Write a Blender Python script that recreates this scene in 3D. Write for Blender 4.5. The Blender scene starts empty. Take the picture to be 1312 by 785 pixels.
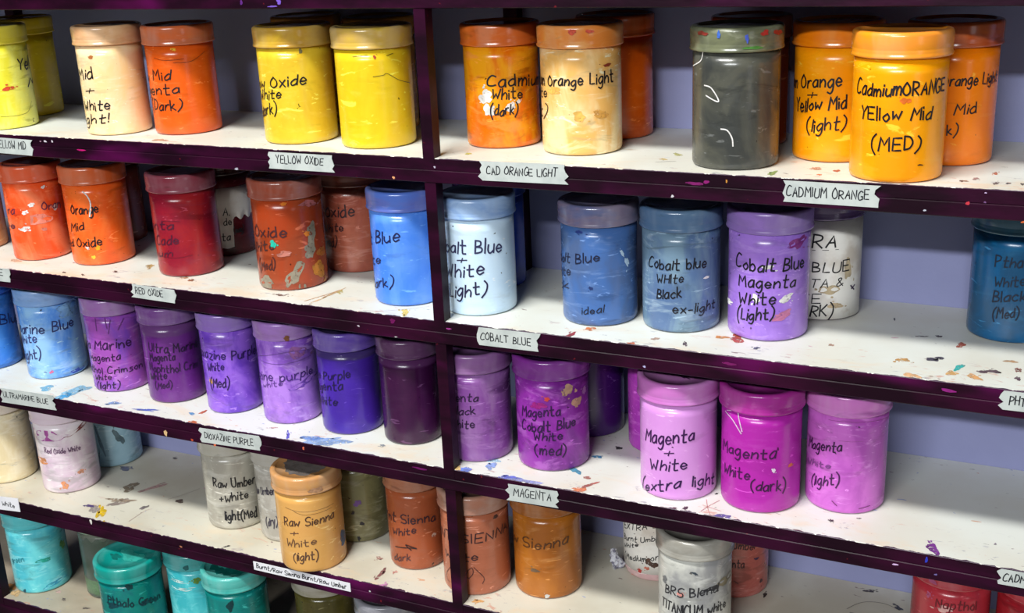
import bpy, math, random
from mathutils import Vector, Matrix
random.seed(7)
SC = bpy.context.scene
COL = SC.collection

# ------------------------------------------------------------------ camera
CAM = [1548.48475, 0.78516, -1.34387, 0.21109, 0.45998, 0.32241, -0.04484]
def cam_axes(yaw, pitch, roll):
    cy, sy, cp, sp = math.cos(yaw), math.sin(yaw), math.cos(pitch), math.sin(pitch)
    f = Vector((-sy*cp, cy*cp, -sp)); r = Vector((cy, sy, 0)); u = r.cross(f)
    c, s = math.cos(roll), math.sin(roll)
    return c*r + s*u, -s*r + c*u, f
cd = bpy.data.cameras.new('camera'); cam = bpy.data.objects.new('camera', cd); COL.objects.link(cam)
r_, u_, f_ = cam_axes(CAM[4], CAM[5], CAM[6])
M = Matrix((r_, u_, -f_)).transposed().to_4x4(); M.translation = Vector(CAM[1:4])
cam.matrix_world = M
cd.sensor_fit = 'HORIZONTAL'; cd.sensor_width = 36; cd.lens = CAM[0]/1312*36; cd.clip_start = .02
SC.camera = cam

# ------------------------------------------------------------------ light
SC.view_settings.view_transform = 'Standard'; SC.view_settings.look = 'None'
SC.view_settings.gamma = 1; SC.view_settings.use_curve_mapping = False
SC.view_settings.exposure = 0.0
W = bpy.data.worlds.new('room_light'); SC.world = W; W.use_nodes = True
W.node_tree.nodes['Background'].inputs[0].default_value = (.80, .88, 1, 1)
W.node_tree.nodes['Background'].inputs[1].default_value = .03
def area(name, loc, target, sx, sy, power, col):
    l = bpy.data.lights.new(name, 'AREA'); l.shape = 'RECTANGLE'; l.size = sx; l.size_y = sy; l.energy = power; l.color = col
    o = bpy.data.objects.new(name, l); COL.objects.link(o); o.location = loc
    o.rotation_euler = (Vector(target)-Vector(loc)).to_track_quat('-Z', 'Y').to_euler()
area('ceiling_tube_near', (-.35, -1.6, 2.3), (0, -.2, -.5), 1.5, .16, 124, (1, 1, .97))
area('ceiling_tube_far', (.3, -5.6, 2.3), (0, 0, -.5), 3.0, .16, 270, (.95, .98, 1))
area('side_window', (3.4, -2.4, .1), (0, 0, -.3), .7, 1.5, 5, (.9, .95, 1))

# measured layout: jar places, handwriting, stains and labels in shelf coordinates (metres, radians)
GEO={'1a':(0.0,-0.8174,0.0669,1.001,0.982),'1b':(0.0,-0.873,0.1781,1.001,0.997),'1c':(0.0,-0.5817,0.0744,0.971,0.993),'1d':(0.0,-0.4716,0.1048,1.003,0.981),'1e':(0.0,-0.2472,0.0832,1.042,0.99),'1e2':(0.0,-0.3081,0.205,1.0,1.0),'1f':(0.0,-0.1155,0.0809,1.042,0.988),'1f2':(0.0,-0.1702,0.19,1.0,1.0),'1g':(0.0,0.0577,0.1241,0.999,0.991),'1h':(0.0,0.1804,0.1063,1.039,0.996),'1i':(0.0,0.1867,0.215,1.0,1.0),'1j':(0.0,0.3941,0.0718,1.029,1.008),'1k':(0.0,0.3771,0.201,0.962,0.998),'1l':(0.0,0.4985,0.1407,1.001,0.999),'1m':(0.0,0.5844,0.0517,1.008,0.995),'1n':(0.0,0.6282,0.152,0.998,0.996),'2a':(1.0,-0.9745,0.0989,1.0,1.0),'2b':(1.0,-0.8126,0.0929,0.939,0.981),'2c':(1.0,-0.6874,0.1057,1.004,0.995),'2c2':(1.0,-0.7563,0.213,1.0,1.0),'2d':(1.0,-0.4992,0.101,1.014,0.991),'2e':(1.0,-0.515,0.2135,1.0,1.0),'2f':(1.0,-0.2962,0.0945,1.041,1.017),'2g':(1.0,-0.2478,0.205,1.046,1.0),'2h':(1.0,-0.0859,0.0856,1.001,1.006),'2i':(1.0,0.0324,0.0802,1.0,1.0),'2j':(1.0,-0.0033,0.188,1.0,1.0),'2k':(1.0,0.2053,0.095,1.007,0.995),'2l':(1.0,0.3155,0.1051,1.005,0.99),'2m':(1.0,0.4292,0.1111,1.007,1.017),'2n':(1.0,0.475,0.209,1.0,0.999),'2o':(1.0,0.7114,0.1993,1.0,1.0),'3a':(2.0,-0.9887,0.0962,0.999,1.005),'3b':(2.0,-0.8412,0.1071,1.013,0.994),'3c':(2.0,-0.6837,0.1,0.957,1.001),'3d':(2.0,-0.5571,0.0953,0.951,1.002),'3e':(2.0,-0.4345,0.0909,0.893,1.023),'3f':(2.0,-0.3211,0.0904,0.916,1.019),'3g':(2.0,-0.2084,0.0914,0.948,0.995),'3h':(2.0,-0.0994,0.0895,0.89,1.002),'3i':(2.0,0.0172,0.0779,0.998,0.999),'3j':(2.0,0.1312,0.0907,1.024,1.009),'3k':(2.0,0.1396,0.2125,1.0,1.0),'3l':(2.0,0.2601,0.1927,1.0,1.0),'3m':(2.0,0.3233,0.0708,1.014,1.004),'3n':(2.0,0.4335,0.0764,1.02,1.008),'3o':(2.0,0.5358,0.1127,1.003,0.992),'4a':(3.0,-0.9894,0.0858,1.0,1.002),'4b':(3.0,-0.847,0.1005,1.011,1.001),'4c':(3.0,-0.8471,0.2125,1.0,1.0),'4d':(3.0,-0.4705,0.104,1.001,1.003),'4e':(3.0,-0.3598,0.1025,1.001,1.005),'4f':(3.0,-0.2698,0.0379,1.028,0.995),'4g':(3.0,-0.2488,0.144,1.0,1.0),'4h':(3.0,-0.1135,0.1,0.894,0.997),'4i':(3.0,0.0036,0.0755,1.017,0.997),'4j':(3.0,0.1084,0.1064,1.008,0.998),'4k':(3.0,0.2435,0.2104,0.999,1.0),'4l':(3.0,0.3505,0.0601,0.993,1.033),'4m':(3.0,0.3642,0.2092,0.999,1.0),'4n':(3.0,0.6757,0.12,0.966,0.999),'4o':(3.0,0.781,0.12,1.0,1.0),'5a':(4.0,-0.9451,0.0795,1.034,0.993),'5b':(4.0,-0.8002,0.1148,1.001,1.003),'5c':(4.0,-0.6525,0.0153,1.069,0.933),'5d':(4.0,-0.5606,0.0809,1.01,0.979),'5e':(4.0,-0.4472,0.0465,1.027,0.99),'5f':(4.0,-0.3038,0.0998,1.008,0.96),'5g':(4.0,-0.1544,0.0601,0.986,1.028)}
SHELF_Z=[-0.099, -0.323, -0.5444, -0.7635, -0.9798]
ZTOP=0.0905
TEXTS=[('1a', '', 'Yel', -0.0863, 0.0894, 0.4916, 0.0892, 0.0187, None),
('1a', '', 'M', 0.231, 0.0612, 0.8251, 0.0582, 0.0152, None),
('1c', 'Yellow ', 'Mid', -2.1767, 0.0833, -1.4479, 0.0863, 0.0153, None),
('1c', '', '+', -1.8817, 0.0622, -1.5031, 0.0642, 0.0106, None),
('1c', '', 'White', -2.0894, 0.0364, -1.036, 0.0403, 0.0142, None),
('1c', '', 'light!', -2.3492, 0.0133, -1.1409, 0.0216, 0.0143, None),
('1d', 'Yello', 'w Mid', -2.3998, 0.078, -1.2384, 0.0833, 0.014, None),
('1d', 'Ma', 'genta', -2.3996, 0.0581, -1.0157, 0.0621, 0.014, None),
('1d', '', '(Dark)', -2.178, 0.0358, -1.0063, 0.0389, 0.014, None),
('1e', 'Yel', 'low Oxide', -2.4844, 0.0769, -0.7121, 0.0832, 0.0142, None),
('1e', '', 'White', -2.3277, 0.0601, -1.4219, 0.0657, 0.0131, None),
('1e', '', '(dark)', -2.4832, 0.036, -1.5949, 0.0438, 0.0143, None),
('1g', '', 'Cadmium', -1.492, 0.0827, 0.2685, 0.0785, 0.0155, None),
('1g', '', 'White', -1.401, 0.0654, -0.5674, 0.0659, 0.0133, None),
('1g', '', '(dark)', -1.4445, 0.0438, -0.7263, 0.0452, 0.0134, None),
('1h', 'Cadm', 'ium Orange Light', -2.6356, 0.0874, -0.3032, 0.0911, 0.0139, None),
('1h', 'Whi', 'te', -2.5654, 0.0709, -2.1692, 0.0736, 0.012, None),
('1h', '(ligh', 't)', -2.7132, 0.0434, -2.1993, 0.0495, 0.0131, None),
('1l', 'Cadmiu', 'm Orange', -2.669, 0.0846, -1.2752, 0.0906, 0.0148, None),
('1l', '', '+', -2.1101, 0.0742, -1.8463, 0.0754, 0.0101, None),
('1l', '', 'Yellow Mid', -2.5022, 0.0568, -1.1468, 0.0659, 0.0148, None),
('1l', '', '(light)', -2.0737, 0.0344, -1.1437, 0.0421, 0.0139, None),
('1m', '', 'CadmiumORANGE', -2.4737, 0.0944, -0.3042, 0.0968, 0.0145, None),
('1m', '', 'YEllow Mid', -2.307, 0.0681, -0.7041, 0.0698, 0.0145, None),
('1m', '', '(MED)', -1.9549, 0.0359, -0.929, 0.0378, 0.0145, None),
('1n', 'Cadmium O', 'range Light', -1.5046, 0.0929, -0.2302, 0.0927, 0.0124, None),
('1n', '', 'Mid', -1.3765, 0.0604, -0.8799, 0.062, 0.0124, None),
('1n', '(dar', 'k)', -1.4945, 0.0362, -1.2776, 0.038, 0.0116, None),
('2b', '', 'ra', -1.9648, 0.0775, -1.5513, 0.0811, 0.0116, (90, 40, 70)),
('2b', '', 'Oran', -0.5524, 0.085, 0.1716, 0.0815, 0.013, (110, 45, 75)),
('2b', '', 'te', -2.28, 0.0495, -1.6461, 0.0554, 0.0117, (90, 40, 60)),
('2c', '', 'Orange', -1.7142, 0.0868, -0.7727, 0.0888, 0.0151, None),
('2c', '', 'Mid', -1.8811, 0.057, -1.3068, 0.0606, 0.0139, None),
('2c', 'Red ', 'Oxide', -1.6738, 0.0307, -0.8088, 0.0342, 0.014, None),
('2d', 'Mage', 'nta', -2.0723, 0.0736, -1.2628, 0.0776, 0.0133, (75, 15, 45)),
('2d', '', 'Cade', -2.0489, 0.0498, -1.151, 0.055, 0.0134, (75, 15, 45)),
('2d', '', 'ium', -2.1495, 0.0283, -1.4098, 0.0348, 0.011, (75, 15, 45)),
('2f', 'Red ', 'Oxide', -2.167, 0.0792, -1.0191, 0.0839, 0.0173, (70, 30, 35)),
('2f', '', 'White', -2.4679, 0.0512, -1.3969, 0.0653, 0.0151, (70, 40, 40)),
('2f', '', '(Med)', -2.1002, 0.0266, -1.4395, 0.0352, 0.014, (80, 35, 35)),
('2e', '', 'A.', -0.9189, 0.0687, -0.7178, 0.0688, 0.0115, None),
('2e', '', 'de', -0.9303, 0.053, -0.6785, 0.0527, 0.0115, None),
('2e', '', 'ta', -1.0411, 0.0269, -0.789, 0.027, 0.0128, None),
('2e', '', '(mag)', -0.6356, 0.0379, -0.3, 0.0372, 0.0103, None),
('2g', 'Red ', 'Oxide', -2.042, 0.0864, -1.0329, 0.0908, 0.0168, (50, 25, 30)),
('2g', '', 'White', -2.2034, 0.061, -1.3984, 0.0678, 0.0132, (50, 25, 30)),
('2g', '', '(red)', -2.2756, 0.035, -1.6591, 0.0432, 0.0145, (60, 30, 35)),
('2h', 'Cobal', 't Blue', -2.5029, 0.0845, -1.2313, 0.096, 0.0164, (25, 30, 80)),
('2h', 'Wh', 'ite', -2.5643, 0.0513, -1.8978, 0.0605, 0.0133, (25, 30, 80)),
('2h', '(D', 'ark)', -2.3156, 0.021, -1.5045, 0.0309, 0.0144, (25, 30, 80)),
('2i', 'Co', 'balt Blue', -2.1637, 0.0881, -0.4434, 0.0888, 0.018, (50, 50, 90)),
('2i', '', '+', -1.7542, 0.0737, -1.4594, 0.0752, 0.0116, (50, 45, 80)),
('2i', '', 'White', -2.2149, 0.0514, -0.9831, 0.0595, 0.017, (45, 40, 80)),
('2i', '', '(Light)', -2.276, 0.0223, -0.9459, 0.0327, 0.0171, (35, 30, 70)),
('2k', 'Cob', 'alt Blue', -2.4823, 0.0802, -1.1872, 0.0899, 0.0123, (25, 30, 60)),
('2k', 'Whi', 'te', -2.4465, 0.0612, -2.0478, 0.0664, 0.0113, (30, 30, 60)),
('2k', 'Blac', 'k', -2.488, 0.0421, -2.1325, 0.0471, 0.0114, (30, 30, 60)),
('2k', '', 'ideal', -1.6832, 0.0158, -1.1128, 0.0205, 0.0092, (20, 25, 45)),
('2l', '', 'Cobalt blue', -2.1866, 0.0836, -0.6004, 0.0863, 0.0129, None),
('2l', '', 'WHIte', -1.9024, 0.0658, -1.2104, 0.0689, 0.0109, None),
('2l', '', 'Black', -1.9047, 0.0448, -1.2486, 0.0481, 0.013, None),
('2l', '', 'ex-light', -1.4657, 0.0268, -0.2557, 0.0278, 0.012, None),
('2m', '', 'Cobalt Blue', -2.2191, 0.0918, -0.3672, 0.0924, 0.0155, None),
('2m', '', 'Magenta', -2.1191, 0.0686, -0.6535, 0.0713, 0.0145, None),
('2m', '', 'White', -2.1074, 0.0445, -1.1593, 0.0508, 0.0146, None),
('2m', '', '(Light)', -2.1541, 0.0237, -1.1878, 0.0325, 0.0146, None),
('2n', 'EXT', 'RA', -1.6101, 0.0992, -1.0421, 0.0996, 0.0159, None),
('2n', 'COBALT ', 'BLUE', -1.5859, 0.0659, -0.6224, 0.0668, 0.0131, None),
('2n', 'MAGEN', 'TA &', -1.6319, 0.0456, -0.7991, 0.0472, 0.0101, None),
('2n', 'WHIT', 'E', -1.5763, 0.0246, -1.359, 0.0254, 0.0111, None),
('2n', '(DA', 'RK)', -1.6037, 0.0062, -1.046, 0.008, 0.0142, None),
('2o', '', 'Pthalo', -1.9614, 0.0947, -1.1312, 0.098, 0.013, (15, 35, 60)),
('2o', '', 'White', -1.9384, 0.0703, -1.25, 0.0739, 0.0122, (15, 35, 60)),
('2o', '', 'Black', -1.9447, 0.0514, -1.199, 0.0552, 0.0132, (15, 30, 55)),
('2o', '', '(Med)', -1.9151, 0.0297, -1.3236, 0.0344, 0.0123, (10, 25, 50)),
('3a', 'Ultramarine ', 'Blue', -0.2603, 0.0816, 0.8658, 0.0677, 0.0183, (30, 45, 110)),
('3b', 'Ultra', 'marine Blue', -2.2734, 0.083, 0.0518, 0.0877, 0.0177, (45, 55, 110)),
('3b', '', 'White', -2.2747, 0.06, -1.2889, 0.0707, 0.0149, (60, 60, 120)),
('3b', '', '(light)', -2.2741, 0.0287, -1.2311, 0.0433, 0.0164, (60, 65, 120)),
('3c', 'Ultr', 'a Marine', -2.0922, 0.0753, -0.3254, 0.0786, 0.0171, (60, 20, 80)),
('3c', '', 'Magenta', -2.0531, 0.0533, -0.7724, 0.0586, 0.0118, (45, 15, 60)),
('3c', 'Naph', 'thol Crimson', -2.0827, 0.033, -0.0115, 0.0341, 0.0119, (40, 15, 55)),
('3c', '', 'White', -1.9078, 0.0197, -1.17, 0.0239, 0.0105, (40, 15, 55)),
('3c', '', '(light)', -1.846, 0.0033, -0.9175, 0.0089, 0.0119, (45, 15, 60)),
('3d', '', 'Ultra Marine', -1.7218, 0.091, 0.109, 0.0846, 0.014, (45, 15, 60)),
('3d', '', 'Magenta', -1.7391, 0.0732, -0.8219, 0.0753, 0.0127, (45, 15, 60)),
('3d', '', 'Naphthol Crim', -1.8195, 0.056, -0.0269, 0.0526, 0.0128, (45, 15, 60)),
('3d', '', 'White', -1.8582, 0.0391, -1.1696, 0.0441, 0.0115, (40, 15, 55)),
('3d', '', '(Med)', -1.6689, 0.0244, -1.0254, 0.0287, 0.0115, (45, 15, 60)),
('3e', 'Diox', 'azine Purple', -1.8897, 0.0934, 0.1642, 0.0907, 0.0149, (50, 25, 100)),
('3e', '', 'White', -1.8503, 0.0712, -1.1621, 0.0758, 0.0123, (50, 25, 100)),
('3e', '', '(Med)', -1.7971, 0.0424, -1.0427, 0.0476, 0.0149, (50, 25, 90)),
('3f', 'Dioxa', 'zine purple', -2.2696, 0.0694, -0.0603, 0.0764, 0.0134, (70, 40, 120)),
('3f', '', 'white', -2.0446, 0.057, -1.189, 0.0669, 0.0097, (110, 70, 160)),
('3g', 'Dioxazine ', 'Purple', -1.9311, 0.087, -0.9522, 0.0933, 0.0129, (30, 15, 70)),
('3g', 'Mag', 'enta', -1.9959, 0.0683, -1.2318, 0.0751, 0.0129, (30, 15, 70)),
('3g', 'Wh', 'ite', -1.8991, 0.0453, -1.4669, 0.0492, 0.013, (30, 15, 70)),
('3i', 'Mag', 'enta', -1.7108, 0.0916, -1.052, 0.0949, 0.0121, (45, 20, 60)),
('3i', 'B', 'lack', -1.6841, 0.072, -1.1388, 0.0749, 0.0121, (45, 20, 60)),
('3i', 'W', 'hite', -1.7121, 0.0519, -1.1822, 0.0546, 0.0122, (45, 20, 60)),
('3j', '', 'Magenta', -2.1073, 0.0784, -0.9481, 0.0866, 0.014, (50, 10, 70)),
('3j', '', 'Cobalt Blue', -2.1189, 0.0564, -0.5034, 0.0666, 0.0141, (45, 10, 65)),
('3j', '', 'White', -1.7098, 0.0458, -0.9059, 0.0487, 0.013, (40, 10, 60)),
('3j', '', '(med)', -1.6777, 0.0247, -0.82, 0.0254, 0.0141, (40, 10, 60)),
('3m', '', 'Magenta', -2.2462, 0.0766, -0.864, 0.0866, 0.0173, (60, 20, 80)),
('3m', '', '+', -1.6452, 0.0625, -1.3969, 0.0644, 0.0112, (60, 20, 80)),
('3m', '', 'White', -2.0546, 0.039, -1.0374, 0.0476, 0.0143, (50, 20, 75)),
('3m', '', '(extra', -2.4328, 0.0014, -1.2169, 0.0198, 0.0155, (45, 15, 75)),
('3m', '', 'light', -0.8893, 0.0207, -0.1119, 0.0137, 0.0165, (45, 15, 75)),
('3n', '', 'Magenta', -2.52, 0.0739, -0.9755, 0.0791, 0.0149, (70, 10, 75)),
('3n', '', 'White', -2.4453, 0.0422, -1.5977, 0.0474, 0.014, (70, 10, 75)),
('3n', '', '(dark)', -1.5527, 0.0341, -0.6625, 0.0313, 0.0139, (60, 10, 65)),
('3o', '', 'Magenta', -2.5593, 0.0781, -1.5192, 0.0867, 0.0138, (60, 20, 70)),
('3o', '', 'White', -2.6246, 0.0522, -1.7732, 0.0614, 0.008, (120, 60, 130)),
('3o', '', '(light)', -2.3539, 0.0285, -1.5379, 0.041, 0.0139, (75, 25, 85)),
('4b', '', 'Red Oxide White', -1.5562, 0.0799, -0.2904, 0.0778, 0.0098, (110, 75, 110)),
('4d', '', 'Raw Umber', -1.6155, 0.0791, -0.1806, 0.0761, 0.0156, (40, 38, 40)),
('4d', '', '+White', -1.4591, 0.0516, -0.4841, 0.0546, 0.0143, (40, 38, 40)),
('4d', '', 'light(Med', -1.3288, 0.0188, -0.2526, 0.015, 0.017, (25, 25, 32)),
('4e', 'Raw Ur', 'nber', -1.7109, 0.0834, -1.3398, 0.0878, 0.0139, (60, 55, 70)),
('4e', '', '(dry)', -1.8191, 0.025, -1.3548, 0.0327, 0.014, (70, 65, 80)),
('4f', '', 'Raw Sienna', -1.8163, 0.0795, -0.1938, 0.0837, 0.0133, (90, 60, 45)),
('4f', '', '+', -1.6373, 0.0618, -1.3607, 0.0641, 0.0108, (110, 75, 60)),
('4f', '', 'White', -1.8199, 0.0427, -0.8451, 0.0491, 0.0121, (120, 85, 60)),
('4f', '', '(light)', -1.5921, 0.0199, -0.8198, 0.0242, 0.0133, (100, 70, 55)),
('4h', 'Burn', 't Sienna', -1.9815, 0.0811, -0.3486, 0.0798, 0.0144, (60, 35, 45)),
('4h', '', 'White', -2.0058, 0.0563, -1.0706, 0.0651, 0.012, (60, 35, 45)),
('4h', 'd', 'ark', -1.8399, 0.0126, -1.335, 0.0176, 0.0121, (80, 45, 50)),
('4i', 'BURN', 'T SIENNA', -2.09, 0.0856, 0.0843, 0.0926, 0.0139, (60, 35, 40)),
('4i', 'Wh', 'ite', -1.5686, 0.0579, -1.0512, 0.0596, 0.0126, (60, 35, 40)),
('4j', 'Raw ', 'Sienna', -1.9073, 0.0814, -0.528, 0.0885, 0.0148, (95, 55, 25)),
('4k', '', 'EXTRA L', -2.4739, 0.0724, -1.2204, 0.0919, 0.0105, None),
('4k', '', 'Burnt Umber', -2.4903, 0.0533, -1.0372, 0.0733, 0.0082, None),
('4k', '', 'White', -2.5039, 0.0382, -1.81, 0.0555, 0.0071, None),
('4k', '', '(Medium or', -2.44, 0.0225, -1.2021, 0.0383, 0.0094, None),
('4l', '', 'BRS Blend', -2.1653, 0.0802, -0.6268, 0.0913, 0.0136, (45, 45, 50)),
('4l', '', 'TITANICUM white', -2.3251, 0.0564, -0.3097, 0.0607, 0.0138, (35, 35, 40)),
('4m', 'U', 'mber', -1.1843, 0.082, -0.6245, 0.078, 0.0112, (70, 30, 35)),
('4m', 'Magen', 'ta', -1.2184, 0.0508, -1.0152, 0.0503, 0.0113, (70, 30, 35)),
('4n', '', 'Napthol', -1.8452, 0.1062, -0.8113, 0.1058, 0.0128, (110, 25, 35)),
('5a', '', 'green', -1.9048, 0.0606, -1.265, 0.0695, 0.0116, (50, 150, 165)),
('5c', '', 'Pthalo Green', -1.6488, 0.0851, 0.1602, 0.0714, 0.0148, (5, 50, 60))]
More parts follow.
